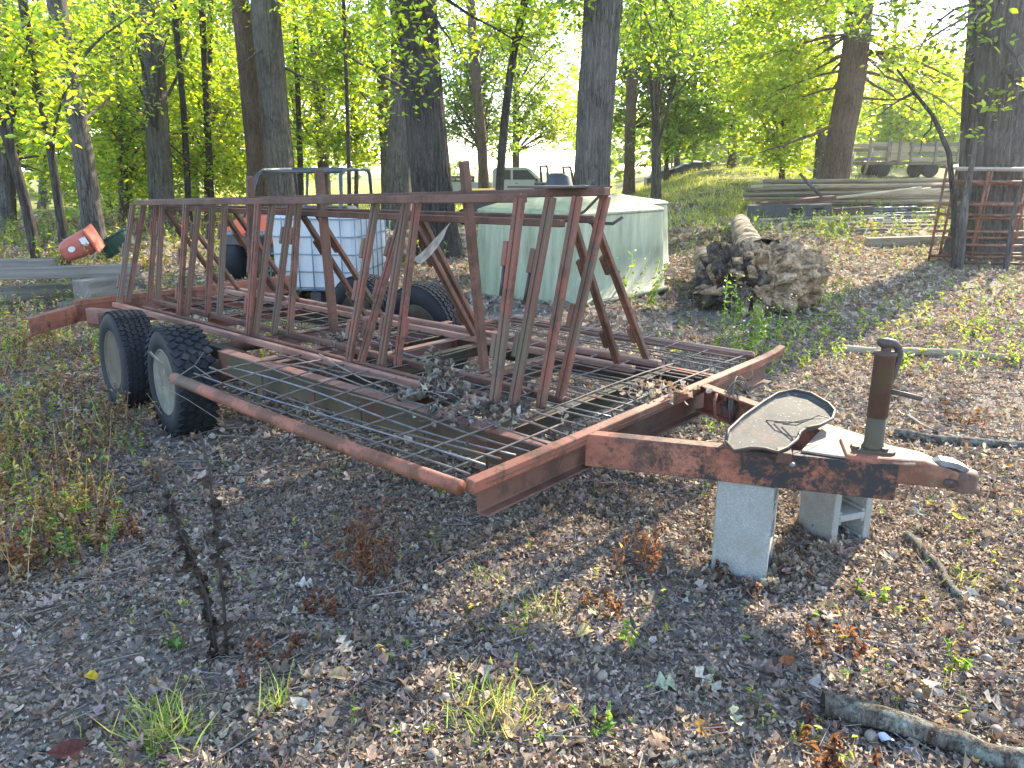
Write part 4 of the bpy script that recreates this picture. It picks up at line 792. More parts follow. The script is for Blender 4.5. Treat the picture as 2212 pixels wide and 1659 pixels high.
g0 = gpt(1690, 690); V, Q = lump((g0[0]+.03, g0[1]+.42, .30), (.46, .36, .38), 21, .75); mesh_np('root_mass', V, Q, None, MROT, LG, False)
V, Q = lump((g0[0]-.45, g0[1]+.45, .30), (.33, .34, .35), 35, .95); mesh_np('root_mass', V, Q, None, rootmat('shaded_hollow_root', (.018, .015, .013), (.07, .055, .045), (.22, .175, .135)), LG, True)  # solid lump whose dark colour gives the shade of a cavity
V, Q = lump((g0[0]-.16, g0[1]+.55, .47), (.42, .3, .19), 52, 1.0); mesh_np('root_mass', V, Q, None, MROT, LG, False)
for i in range(26):
    a = R.uniform(0, 6.28); c0 = np.array([g0[0]-.2+.5*math.cos(a)*R.uniform(.3, 1), g0[1]+.25+R.uniform(-.1, .2), .27+.22*math.sin(a)]); d = np.array([math.cos(a)*.8, -R.uniform(.1, .5), math.sin(a)*.6+R.normal(0, .2)])*R.uniform(.12, .30)
    ps = [c0, c0+d*.5+R.normal(0, .02, 3), c0+d+R.normal(0, .04, 3)]; V, Q = bulge([ps[0], ps[0]*.6+ps[1]*.4, ps[1], ps[1]*.5+ps[2]*.5, ps[2]], np.array([.06, .05, .035, .025, .008])*R.uniform(.6, 1.3), 9, .4, 9, i); mesh_np('root', V, Q, None, MROT, LG, True)

for i in range(34):                                                     # splintered wood standing out of the torn end
    a = R.uniform(0, 6.28); c0 = Vector((g0[0]-.18+.52*math.cos(a)*R.uniform(.2, 1), g0[1]+.16+R.uniform(-.12, .2), .33+.30*math.sin(a)*R.uniform(.2, 1))); d = Vector((math.cos(a)*.6, -R.uniform(.3, 1), math.sin(a)*.6+R.normal(0, .2))).normalized()*R.uniform(.06, .15)
    w = R.uniform(.03, .065); MB().loft([[c0+Vector((x*w*k, y*w*.4*k, y*w*.6*k))+d*t for x, y in ((-1, -1), (1, -1), (1, 1), (-1, 1))] for t, k in ((-.6, 1), (.4, .9), (1, .25))]).build('splinter', MROT, LG)

# ------------------------------------------------------------------ trees
GRN = [(.035, .072, .016), (.05, .088, .018), (.065, .10, .02), (.04, .062, .018), (.085, .12, .02)]
YEL = [(.085, .125, .02), (.11, .14, .02), (.07, .11, .02), (.13, .145, .022), (.06, .10, .02)]
AUT = YEL+YEL+GRN+[(.16, .14, .02)]
def leafset(bk, blobs, size, pal):
    for c, r, n in blobs:
        n = int(n*DENS); r = np.array(r if np.ndim(r) else (r, r, r*.75)); m = max(2, n//8); s = R.normal(0, 1, (m, 3)); s /= np.maximum(1, np.linalg.norm(s, axis=1, keepdims=True)/1.25)
        ctr = np.asarray(c)+s*r*.8; k = R.integers(0, m, n); P = ctr[k]+R.normal(0, .13+.06*r.mean(), (n, 3))*[1, 1, .55]
        nn = np.stack([R.normal(0, .55, n), R.normal(0, .55, n), np.ones(n)*.8], 1); M = basis(nn, R.uniform(0, 6.28, n))
        tone = (1+R.normal(0, .16, m))[k][:, None]
        bk.leaves(*HEX, P, M, R.uniform(.5, 1.35, n)*size, np.clip(pick(pal, n, .2)*tone, .006, .5))
TREES = 0; DENS = 1.45
def tree(label, path, rad, bk_m, blobs, pal=GRN, leaf=.13, nr=14, n=14, ridge=.0, group='trees of the wood', name='oak_tree', limbs=True, extra=0, flare=1.35, bare=(), cat='tree', lrad=.03, crown_r=3.4, droop=0):
    """path: trunk points from the ground up; blobs: leaf masses, each carried by a limb"""
    global TREES; TREES += 1
    path = [np.array(p, float) for p in path]; base = path[0].copy(); base[2] = float(gz(base[0], base[1]))-.12
    t = thing(name, label, cat, base, 0, group)
    # resample
    P, A = [base], [0]; seg = [base+np.array([0, 0, .0])]+path[1:]
    L_ = [0]
    for i in range(1, len(seg)): L_.append(L_[-1]+np.linalg.norm(seg[i]-seg[i-1]))
    m = max(14, int(L_[-1]/.45)); tt = np.linspace(0, 1, m)**1.25*L_[-1]
    pts = np.stack([np.interp(tt, L_, [q[k] for q in seg]) for k in range(3)], 1)
    sm = pts.copy()
    for _ in range(2): sm[1:-1] = (sm[:-2]+sm[1:-1]*2+sm[2:])/4
    pts = sm; h = tt/L_[-1]
    rs = np.interp(h, [0, 1], [rad[0], rad[1]])*(1+(flare-1)*np.exp(-tt/.35)+.1*np.exp(-tt/1.2))
    V, Q = bulge(pts-base, rs, n, .10, 1.2, TREES, ridge, nr); b_V, b_Q = [V], [Q]; off = len(V)
    along = []
    def limb(p, q, r0, r1, k=7, nn=7, wob=.06):
        nonlocal off
        d = q-p; L = np.linalg.norm(d); mid = p+d*.5+np.array([0, 0, .10*L])+R.normal(0, wob, 3)*L
        u = np.linspace(0, 1, k)[:, None]; ps = (1-u)**2*p+2*u*(1-u)*mid+u*u*q+R.normal(0, .012, (k, 3))*L*.5*np.sin(u*3.1416)
        V, Q = bulge(ps-base, np.linspace(r0, r1, k), nn, .08, 2, TREES+9); b_V.append(V); b_Q.append(Q+off); off += len(V); return ps
    for c, r, nl in blobs:
        if not limbs: break
        c = np.array(c); dd = np.linalg.norm(pts[:, :2]-c[:2], axis=1); z = c[2]+.22*dd.min()+.3 if droop else c[2]-.8*dd.min()-.3; i = int(np.argmin(np.abs(pts[:, 2]-z)+0*dd)); i = min(max(i, len(pts)//4 if not droop else 2), len(pts)-1)
        rr = min(rs[i]*.45, lrad*(.6+.25*np.linalg.norm(c-pts[i]))); ps = limb(pts[i], c, rr, rr*.22)
        if nl > 40: along.append((ps[int(len(ps)*.55)]*.5+ps[int(len(ps)*.8)]*.5, .28+.10*float(np.max(r)), int(nl*.28)))
        for _ in range(3):
            e = c+R.normal(0, 1, 3)*np.array(r if np.ndim(r) else (r, r, r*.7))*.75; limb(ps[4], e, rr*.3, rr*.08, 5, 5, .1)
    for p, q, r0 in bare: limb(np.array(p), np.array(q), r0, r0*.25, 9, 7, .09)
    mesh_np('trunk', np.concatenate(b_V), np.concatenate(b_Q), None, bk_m, t, True)
    ex = []
    top = pts[-1]
    for _ in range(int(extra*1.7) if base[1] < 23 and top[2] > 12.5 else 0):
        a = R.uniform(0, 6.28); q_ = .3+crown_r*R.uniform(0, 1)**.6; ex.append((top+np.array([math.cos(a)*q_, math.sin(a)*q_, R.uniform(-8 if crown_r > 4 else -5, 1.4)]), R.uniform(.9, 1.5), 45))
    if blobs or ex:
        bk = Bulk(); bl = [((np.array(c)-base), r, nl) for c, r, nl in blobs+along]; leafset(bk, bl, leaf, pal)
        if ex: leafset(bk, [(np.array(c)-base, r, nl) for c, r, nl in ex], .23, pal)
        bk.build('crown', MLEAF, t)
    return t
def up(base_px, base_y, pxs, Y, top_z=15., lean_y=0.):                 # trunk path from picture places (px, py) at distance Y
    b = at(base_px, base_y, Y); ps = [b]
    for px, py in pxs: ps.append(at(px, py, Y))
    d = (ps[-1]-ps[-2] if len(ps) > 2 else ps[-1]-ps[0]); d = d/d[2]; d[:2] = np.clip(d[:2]*.7, -.18, .18); d[1] = lean_y
    ps.append(ps[-1]+d*(top_z-ps[-1][2])); return ps
def B(px, py, Y, r, n): return (at(px, py, Y), r, n)
def spread(n, x0, x1, y0, y1, Y0, Y1, r0=.6, r1=1.1, nl=170): return [B(R.uniform(x0, x1), R.uniform(y0, y1), R.uniform(Y0, Y1), R.uniform(r0, r1), int(nl*R.uniform(.6, 1.3))) for _ in range(n)]

tree('thick dark furrowed oak trunk standing between the white tote and the green tank', up(948, 548, [(925, 330), (912, 180), (897, 0)], 13.3, 15), (.33, .26), BARK_D, spread(6, 790, 1010, -40, 190, 11.5, 13.2, .35, .6, 90)+spread(7, 950, 1160, -60, 130, 14, 18, .5, .8, 130), YEL, .11, n=84, ridge=.030, nr=23, droop=1, extra=60, crown_r=4.6)
tree('straight grey furrowed oak trunk rising right behind the lidded green tank', up(1279, 470, [(1280, 330), (1290, 180), (1303, 0)], 12.6, 15), (.275, .265), BARK_G, spread(3, 1180, 1290, -60, 40, 12, 12.8, .35, .5, 60)+spread(9, 1130, 1500, -70, 110, 14, 18, .5, .8, 130), GRN, .11, n=84, ridge=.026, nr=21, droop=1, extra=60, crown_r=4.6)
tree('dark brown leaning oak trunk rising behind the pole pile, with bright leaves on its left', up(1800, 392, [(1815, 300), (1836, 200), (1850, 100), (1858, 0)], 21.5, 17, .1), (.35, .27), BARK_B,
     spread(26, 1610, 1840, -60, 250, 22.3, 25.5, .6, 1.05, 240)+spread(4, 1640, 1860, -70, 30, 19.5, 21, .5, .7, 160)+spread(5, 1870, 2010, 30, 130, 19, 22, .5, .8, 60)+spread(8, 1890, 2080, 170, 260, 21, 24, .5, .8, 110), YEL, .15, n=64, ridge=.026, nr=18, droop=1, extra=80, crown_r=5.5,
     bare=[(at(1818, 262, 21.5), at(1640, 330, 20.5), .06), (at(1847, 110, 21.5), at(2060, 170, 20.5), .07), (at(1826, 210, 21.5), at(1965, 215, 21), .05)])
tree('massive deeply furrowed oak trunk at the tube gates, the thickest of all', up(2128, 548, [(2140, 330), (2150, 180), (2163, 0)], 13.2, 16), (.45, .40), BARK_G, spread(6, 1960, 2100, 40, 150, 11.5, 12.6, .3, .5, 30)+spread(5, 1840, 2090, -70, 20, 13, 16, .5, .7, 90)+spread(3, 2120, 2220, 120, 220, 11.6, 12.4, .2, .35, 12), GRN, .12, n=104, ridge=.042, nr=27, droop=1, extra=120, crown_r=6.2)
tree('thick leaning grey trunk of the twin pair left of the roll cage', up(612, 415, [(595, 260), (585, 150), (572, 0)], 19, 16), (.33, .27), BARK_G, spread(10, 480, 760, -30, 230, 19.8, 23, .6, .9, 160)+spread(2, 600, 740, -30, 60, 17, 18.5, .5, .7, 100), YEL, .13, n=48, ridge=.022, nr=16, droop=1, extra=30, bare=[(at(594, 90, 19), at(520, 140, 18.3), .04)])
tree('slimmer brown trunk of the twin pair, partly behind its thicker neighbour', up(556, 405, [(545, 260), (535, 150), (518, 0)], 19.8, 16), (.22, .19), BARK_B, spread(5, 440, 560, 0, 200, 20.2, 23, .6, .9, 150), YEL, .13, n=36, ridge=.018, nr=14, droop=1, extra=14)
tree('pale grey trunk close behind the thick dark oak, leaning away from it', up(856, 425, [(868, 250), (872, 150), (868, 0)], 19.5, 15), (.31, .22), BARK_G, spread(5, 770, 870, -20, 110, 18, 20, .5, .8, 120), GRN, .13, n=40, ridge=.018, nr=15, droop=1, extra=16, bare=[(at(872, 190, 19), at(720, 105, 18), .05)])
tree('thin pale trunk left of the pale grey one behind the dark oak', up(838, 400, [(833, 250), (826, 120), (815, 0)], 23, 15), (.2, .17), BARK_G, spread(7, 690, 860, 20, 260, 21, 25, .6, 1., 150), GRN, .14, n=20, extra=10)
tree('slim dark leaning sapling stem rising beside the white pickup', up(1070, 412, [(1085, 300), (1097, 200), (1105, 110), (1138, 0)], 14.2, 9), (.075, .055), BARK_D, spread(4, 1060, 1180, -40, 120, 13.5, 15, .4, .6, 80), YEL, .11, n=16, extra=6)
tree('orange lit young trunk standing in the sunny grass right of the straight oak', up(1360, 385, [(1362, 250), (1366, 150), (1376, 0)], 32, 15), (.22, .17), BARK_B, spread(22, 1300, 1500, -40, 310, 32.3, 36, .9, 1.5, 220), GRN, .17, n=20, extra=14)
tree('leaning brown trunk in the field left of the slim dark sapling', up(1047, 398, [(1040, 290), (1030, 200), (1020, 60)], 33, 13), (.22, .16), BARK_B, spread(38, 930, 1110, -40, 310, 33.5, 38, .9, 1.5, 260), GRN, .17, n=20, extra=8)
tree('slender straight trunk in the bright field above the pickup bonnet', up(1115, 385, [(1114, 250), (1118, 60)], 38, 13), (.17, .13), BARK_B, spread(32, 1085, 1240, -20, 310, 38.5, 43, 1., 1.6, 240), YEL, .18, n=16, extra=6)
tree('grey trunk just left of the leaning brown oak, half behind it', up(1775, 375, [(1782, 200), (1790, 90)], 27, 14), (.22, .19), BARK_G, spread(8, 1660, 1790, 80, 300, 26, 30, .8, 1.2, 170), YEL, .16, n=20, extra=10)
tree('forked dark trunk among dense leaves above the orange buggy', up(700, 410, [(694, 250), (685, 120), (668, 0)], 26, 14), (.2, .15), BARK_G, spread(16, 620, 800, 60, 380, 22, 27, .7, 1.1, 170), GRN, .14, n=18, extra=8)
tree('stout mottled trunk at the left end of the rack, wrapped in leaves', up(345, 430, [(338, 250), (330, 120), (318, 0)], 19, 14), (.27, .22), BARK_G, spread(18, 250, 470, -20, 400, 19.6, 23, .7, 1.1, 180)+spread(3, 240, 400, -20, 90, 16, 18, .5, .7, 100), AUT, .13, n=24, ridge=.01, extra=14, bare=[(at(338, 200, 19), at(365, 160, 18.6), .04)])
tree('dark trunk with a pale foot rising straight behind the tipped red bin', up(205, 520, [(180, 330), (150, 180), (122, 0)], 14.5, 13), (.17, .13), BARK_G, spread(9, 90, 330, -20, 330, 15, 18, .5, .9, 140), AUT, .12, n=24, extra=10)
tree('crooked thin black stem left of the tipped red bin', up(138, 540, [(112, 330), (98, 250), (66, 120), (48, 0)], 11.8, 9), (.062, .05), BARK_D, spread(6, 0, 170, 60, 340, 10.8, 12.5, .4, .6, 90), YEL, .11, n=14, extra=4)
tree('thin bent stem at the edge of the picture by the timbers', up(78, 540, [(48, 400), (15, 300), (-30, 140)], 12.2, 8), (.075, .055), BARK_D, spread(7, -40, 120, 40, 400, 11, 13, .4, .65, 90), YEL, .11, n=14, extra=4)
for lab, bx_, by_, Y, rd, pts_ in [
    ('straight dark trunk deep in the left wood left of the mottled one', 268, 440, 22.5, .17, [(262, 250), (252, 80), (246, 0)]), ('thin straight trunk between the mottled and the twin trunks', 452, 425, 21, .085, [(447, 250), (440, 90), (436, 0)]),
    ('thin dark trunk beside the mottled one, crossing the leaves', 402, 428, 20, .075, [(398, 250), (385, 100), (374, 0)]), ('grey trunk at the far left edge behind the crooked black stem', 12, 480, 18, .15, [(-2, 250), (-14, 0)]),
    ('thin stem between the forked trunk and the pale trunks', 752, 415, 20, .05, [(752, 300), (748, 150), (742, 0)]), ('slender grey stem just right of the twin trunks', 648, 415, 23, .08, [(645, 250), (640, 100), (636, 0)]),
    ('slim grey trunk far behind the straight oak on its right', 1502, 385, 40, .17, [(1500, 200), (1498, 0)]), ('slim trunk among the bright leaves left of the far planks', 1462, 385, 41, .15, [(1462, 200), (1466, 0)])]:
    tree(lab, up(bx_, by_, pts_, Y, 14), (rd, rd*.75), BARK_D if rd < .1 else BARK_G, spread(2, bx_-60, bx_+60, -60, 40, Y-.5, Y+1, .5, .8, 110), GRN, .006*Y+.02, n=16, ridge=rd*.06, nr=11, extra=4, name='straight_tree', group='straight trunks of the wood')
for lab, bx_, by_, Y, tz_, rd, sp in [
    ('slender understory tree with yellow leaves far behind the timber stack', 20, 470, 19, 9, .09, (26, -60, 180, 60, 430, 15, 21)),
    ('slender leafy tree between the red bin and the mottled trunk', 265, 465, 21, 10, .10, (24, 180, 340, 80, 430, 20, 25)),
    ('bushy young tree filling the gap left of the twin trunks', 445, 430, 22, 9, .10, (28, 360, 540, 120, 420, 20.8, 26)),
    ('loose leafed young tree left of the pale trunks, before the bright field', 765, 418, 24, 8, .07, (14, 690, 830, 120, 330, 22, 26)),
    ('tall leafy young tree at the top of the dense left wood', 230, 440, 27, 13, .13, (15, 60, 420, -60, 220, 24, 30)),
    ('leafy tree deep in the left wood beyond the yellow saplings', 90, 440, 30, 12, .15, (26, -80, 260, 40, 380, 26, 33)),
    ('leafy tree deep in the wood behind the mottled trunk', 420, 420, 32, 12, .15, (28, 300, 560, 60, 380, 28, 35)),
    ('leafy tree deep in the wood behind the twin trunks', 640, 412, 34, 12, .15, (26, 540, 740, 20, 380, 30, 38)),
    ('pale green young tree left of the far planks', 1440, 392, 34, 9, .10, (24, 1390, 1530, 60, 330, 31, 38)),
    ('dense green tree over the far planks', 1580, 385, 36, 13, .18, (28, 1480, 1660, -40, 300, 32, 40)),
    ('bright young tree just left of the grey trunk behind the pile', 1690, 380, 29, 8, .09, (26, 1590, 1770, 130, 350, 26, 31)),
    ('hazy green tree beyond the stake wagon', 1930, 360, 42, 9, .16, (30, 1840, 2010, 120, 330, 38, 46)),
    ('hazy yellow green tree between the wagon and the massive oak', 2040, 350, 44, 8, .16, (26, 1960, 2110, 150, 330, 40, 48)),
    ('pale bush like tree far off right of the massive oak', 2215, 330, 46, 8, .15, (14, 2180, 2290, 190, 330, 42, 50)),
    ('dark leafy tree hanging over the gap right of the straight oak', 1420, 395, 24, 11, .14, (14, 1340, 1560, -60, 120, 20, 25))]:
    n_, x0, x1, y0, y1, Y0, Y1 = sp
    tree(lab, up(bx_, by_, [(bx_+R.uniform(-8, 8), by_-150), (bx_+R.uniform(-20, 20), 120)], Y, tz_), (rd, rd*.6), BARK_G if rd > .12 else BARK_B, spread(n_, x0, x1, y0, y1, Y0, Y1, .03*Y, .045*Y, 190), YEL if bx_ < 900 or bx_ > 1660 else GRN, .0055*Y+.03, n=12, name='young_tree', group='young trees of the understory')
# thin bare stems
for lab, bx0, by0, pts, Y, r in [
    ('black curved bare sapling leaning over the tube gates', 2072, 535, [(2060, 430), (2050, 330), (2015, 250), (1975, 200), (1938, 150)], 11.9, .05),
    ('short leaning grey stem crossing the front of the tube gates', 2078, 520, [(2085, 430), (2095, 380), (2108, 300)], 11.6, .075),
    ('bent grey stem at the edge of the picture before the gates', 2180, 540, [(2190, 460), (2205, 400), (2240, 350)], 11.2, .04)]:
    b = at(bx0, by0, Y); b[2] = gz(b[0], b[1])-.05; ps = [b]+[at(x, y, Y) for x, y in pts]
    br = [(ps[-2], at(pts[-1][0]-60, pts[-1][1]+90, Y-.2), r*.3)] if r == .05 else []
    if r == .05: br += [(ps[4], at(1862, 262, Y-.1), r*.28), (ps[3], at(1985, 335, Y), r*.3), (ps[4], at(1975, 260, Y-.2), r*.2)]
    t = thing('bare_sapling', lab, 'sapling', b); V, Q = bulge(np.array(ps)-b, np.linspace(r, r*.3, len(ps)), 12, .12, 5, 4); vs, qs = [V], [Q]; of = len(V)
    for p, q, r0 in br:
        u = np.linspace(0, 1, 7)[:, None]; pp = p*(1-u)+q*u+R.normal(0, .02, (7, 3)); V, Q = bulge(pp-b, np.linspace(r0, r0*.3, 7), 6, .1, 3, 2); vs.append(V); qs.append(Q+of); of += len(V)
    mesh_np('stem', np.concatenate(vs), np.concatenate(qs), None, BARK_D if r == .05 else BARK_G, t, True)
bk = Bulk(); leafset(bk, [B(x, y, 12.4, .12, 7) for x, y in [(2105, 60), (2140, 95), (2185, 190), (2120, 200), (2145, 230), (2030, 240), (2060, 200), (2098, 300)]], .13, YEL); 
t = thing('climbing_vine', 'thin vine with sparse leaves climbing the massive oak', 'vine', at(2098, 470, 12.6)); V, Q = bulge(np.array([at(x, y, 12.62) for x, y in [(2098, 470), (2090, 330), (2100, 180), (2104, 90), (2112, -60)]])-np.array(t.location), [.03, .03, .025, .02, .02], 7, .1, 3, 5); mesh_np('stem', V, Q, None, BARK_D, t, True)
bk.V = [v-np.array(t.location) for v in bk.V]; bk.build('leaves', MLEAF, t)
# far wood at the edge of the field
def farwood(label, x0, x1, Y, z0, z1, n, pal):
    bk = Bulk(); bl = []
    for _ in range(n):
        x = R.uniform(x0, x1); y = Y+R.uniform(-6, 6); h = (z1-z0)*(.55+.45*math.sin(x*.13+2*math.sin(x*.05))); bl.append(((x, y, z0+float(gz(x, y))+R.uniform(0, 1)**.8*h), (2.2, 2, 1.6), 40))
    leafset(bk, bl, .75, pal); return tag(bk.build('far_wood', MLEAF), label, kind='stuff')
farwood('far hazy edge of wood across the field', -75, -8, 125, .5, 7, 150, GRN); farwood('dense wood closing the view on the left', -46, -16, 50, .5, 12, 240, AUT); farwood('bright wood beyond the stake wagon', 14, 62, 62, .3, 11, 260, YEL); farwood('far wood behind the sunny grass', 6, 34, 78, .5, 10, 150, YEL)

# ------------------------------------------------------------------ grass, weeds, sticks, single leaves
def blades(bk, x, y, h0, h1, pal, lean=.5, wid=1.):
    n = len(x); P = np.stack([x, y, gz(x, y)-.005], 1); nn = np.stack([R.normal(0, lean*.5, n), R.normal(0, lean*.5, n), np.ones(n)], 1); M = basis(nn, R.uniform(0, 6.28, n)); h = R.uniform(h0, h1, n)
    tv = BLADE[0]*[wid, 1, 1]; bk.leaves(tv, BLADE[1], P, M, h, pick(pal, n, .2))
GP = [(.09, .15, .03), (.12, .17, .04), (.16, .19, .05), (.07, .12, .03), (.24, .22, .09)]
fg = Bulk(); n = 30000; y = R.uniform(15.5, 38, n); x = R.uniform(.12, .46, n)*y+R.normal(0, .6, n); m = (np.sin(x*1.3)+np.sin(y*.9+x)+R.normal(0, .7, n)) > -.5; m &= ~((y < 17.5) & (x > 4.5)); blades(fg, x[m], y[m], .06, .22, [(.16, .19, .05), (.22, .23, .07), (.28, .26, .10), (.12, .16, .04)], .6, 1.6)
n = 16000; y = R.uniform(24, 75, n); x = R.uniform(-.38, .13, n)*y; blades(fg, x, y, .08, .28, [(.28, .27, .11), (.36, .32, .15), (.22, .24, .08)], .6, 3.5)
tag(fg.build('field_grass', MGRASS), 'sunny yellow green grass beyond the trees', kind='stuff')
NHEX = (HEX[0]*[.55, 1, 1.6], HEX[1])
def plantpatch(bk, cx, cy, sx, sy, n, h0, h1, stempal, leafpal, nl=9, ls=.05):
    x = cx+R.normal(0, sx, n); y = cy+R.normal(0, sy, n)
    m = (y > 1.3); x, y = x[m], y[m]; n = len(x)
    z = gz(x, y); h = R.uniform(h0, h1, n); a = R.normal(0, .28, (n, 2)); 
    nn = np.stack([a[:, 0], a[:, 1], np.ones(n)], 1); M = basis(nn, R.uniform(0, 6, n)); tv = np.array([(-.006, 0, 0), (.006, 0, 0), (-.005, .03, .5), (.005, .03, .5), (-.003, .12, 1), (.003, .12, 1)])
    bk.leaves(tv, BLADE[1], np.stack([x, y, z-.005], 1), M, h, pick(stempal, n))
    k = np.repeat(np.arange(n), nl); t = R.uniform(.15, 1, len(k)); loc = np.stack([R.normal(0, .03, len(k)), .12*t*t+R.normal(0, .03, len(k)), t], 1)*h[k][:, None]
    P = np.einsum('nij,nj->ni', M[k], loc)+np.stack([x, y, z], 1)[k]; ln = len(k)
    Ml = basis(R.normal(0, .7, (ln, 3))+[0, 0, .7], R.uniform(0, 6, ln)); bk.leaves(*NHEX, P, Ml, R.uniform(.5, 1.3, ln)*ls, pick(leafpal, ln, .25))
DRY = [(.135, .085, .055), (.18, .13, .08), (.10, .062, .043), (.21, .17, .105)]; FRG = [(.06, .12, .03), (.10, .16, .035), (.16, .19, .04), (.05, .10, .035)]; RBR = [(.07, .03, .022), (.095, .042, .028), (.05, .025, .018)]
ug = Bulk()
for _ in range(290):
    px, py = R.uniform(-60, 430), R.uniform(690, 1260)
    if px > 470-(py-690)*.55 or (px > 200 and py < 900): continue
    g = gpt(px, py); dry = R.uniform() < .72; plantpatch(ug, g[0], g[1], .10, .10, int(R.integers(4, 11)), .05, R.uniform(.12, .34), DRY if dry else FRG+DRY, (DRY+RBR) if dry else FRG+[(.22, .20, .05)], 9, .030)
for _ in range(60):
    g = gpt(R.uniform(-60, 700), R.uniform(600, 780)); plantpatch(ug, g[0], g[1], .2, .2, 8, .08, .3, DRY+FRG, FRG+DRY, 9, .05)
for _ in range(110):
    g = gpt(R.uniform(1420, 2230), R.uniform(505, 800)); plantpatch(ug, g[0], g[1], .2, .2, 6, .04, .22, FRG+DRY, FRG+[(.18, .15, .06)], 8, .045)
for _ in range(60):
    g = gpt(R.uniform(1500, 2230), R.uniform(440, 520)); plantpatch(ug, g[0], g[1], .3, .3, 8, .1, .45, FRG+DRY, FRG+YEL, 9, .07)
for _ in range(70):
    g = gpt(R.uniform(300, 2230), R.uniform(1000, 1640)); plantpatch(ug, g[0], g[1], .05, .05, 3, .03, .1, FRG+DRY, FRG+DRY, 5, .026)
for _ in range(60):
    g = gpt(R.uniform(-100, 900), R.uniform(470, 600)); plantpatch(ug, g[0], g[1], .5, .4, 10, .15, .6, DRY+FRG, AUT+DRY, 10, .08)
tag(ug.build('undergrowth', MGRASS), 'low green and withered brown weeds over the woodland floor', kind='stuff')
def weed(label, px, py, n, h0, h1, sp, lp, ls, spread_=.04, nl=10, name='weed', group=None, flowers=0):
    g = gpt(px, py); bk = Bulk(); plantpatch(bk, g[0], g[1], spread_, spread_, n, h0, h1, sp, lp, nl, ls)
    if flowers:
        m = flowers; P = np.stack([g[0]+R.normal(0, spread_*1.5, m), g[1]+R.normal(0, spread_, m), g[2]+R.uniform(h0*.8, h1, m)], 1); bk.leaves(*HEX, P, basis(R.normal(0, .5, (m, 3))+[0, -.3, 1], R.uniform(0, 6, m)), R.uniform(.018, .03, m), pick([(.5, .52, .45)], m, .1))
    return tag(bk.build(name, MGRASS), label, 'weed', group)
for lab, px, py, n, h0, h1, fl in [
    ('tall green weed with white flower heads before the darkened lump of the root end', 1580, 712, 9, .25, .55, 14), ('green weed with white flowers below the right foot of the root end', 1660, 735, 10, .2, .42, 16), ('low flowering weed between the root end and the trailer front corner', 1610, 765, 8, .12, .26, 22),
    ('upright pale green weed at the right edge of the root end', 1785, 668, 8, .25, .46, 8), ('slim flowering weed at the right hand rim of the green tank', 1395, 668, 9, .25, .62, 12), ('yellow green weed standing right behind the trailer jack', 1925, 800, 8, .15, .34, 0), ('bushy green weed in front of the green tank behind the rack', 1320, 650, 10, .25, .6, 4)]:
    weed(lab, px, py, n, h0, h1, FRG, FRG+[(.14, .19, .05)], .062, .07, 12, 'flowering_weed', 'flowering weeds round the fallen log', fl)
for lab, px, py, n, h in [('dry reddish brown weed clump in front of the near front corner of the trailer', 800, 1240, 26, .30), ('dry red brown weed with hanging leaves before the concrete block', 1385, 1240, 12, .24), ('small withered red weed between the corner and the pale block', 1310, 1330, 6, .13), ('withered rust brown weed at the foot of the dark tall stalks', 605, 1440, 7, .12), ('dry brown weed tuft at the picture bottom right of the middle', 1790, 1650, 10, .10), ('dry brown weed in the leaves below the pale block', 1830, 1420, 8, .12), ('thin withered weed against the near face of the pale block', 1588, 1262, 5, .09), ('rusty brown withered clump near the left picture edge', 60, 1230, 16, .16), ('red brown withered clump below the wheels', 250, 1170, 14, .14), ('small dry red weed in the middle foreground', 700, 1330, 7, .10), ('dry weed clump near the tongue in the sun', 2100, 920, 8, .16)]:
    weed(lab, px, py, n, h*.5, h, RBR, RBR+[(.11, .06, .04)], .034, .05, 12, 'dry_weed', 'dry red brown weeds')
for lab, px, py, n, h in [('yellow green vine tip on the ground before the tongue', 1990, 805, 4, .12), ('small green seedling in front of the trailer corner', 955, 1075, 3, .08), ('green seedling with round leaves at the picture bottom', 1305, 1590, 6, .06), ('pair of blue green seedling leaves left of the dark stalks', 385, 1400, 4, .05), ('upright pale green seedling stem right of the grass tuft', 1368, 1390, 4, .14), ('bright green seedling at the foot of the pale block', 1880, 1300, 5, .09), ('bright green seedling seen through the tongue frame', 1545, 940, 5, .12), ('pale green leafy weed leaning on the wheel', 280, 880, 8, .22), ('green seedling in the right foreground', 2060, 1450, 6, .08)]:
    weed(lab, px, py, n, h*.5, h, FRG, FRG, .04, .025, 5, 'seedling', 'green seedlings in the leaf litter')
def tuft(label, px, py, n, h, sp, pal=GP):
    g = gpt(px, py); bk = Bulk(); x = g[0]+R.normal(0, sp, n); y = g[1]+R.normal(0, sp*.8, n); blades(bk, x, y, h*.5, h, pal, 1.3, .75); return tag(bk.build('grass_tuft', MGRASS), label, 'grass tuft', 'grass tufts in the foreground')
for lab, px, py, n, h, sp in [('pale green grass tuft in the bottom middle of the ground', 1065, 1545, 150, .13, .07), ('bright grass tuft near the bottom left, mixed with straw', 370, 1590, 130, .15, .065), ('dark blue green grass tuft between the two pale tufts', 595, 1535, 34, .15, .02), ('thin fine grass tuft in the leaves before the trailer corner', 1150, 1330, 90, .10, .07), ('fine grass by the lichen covered stick right of the blocks', 2080, 1265, 50, .09, .05), ('small grass tuft left of the pale block', 1060, 1250, 50, .08, .05)]:
    tuft(lab, px, py, n, h, sp)
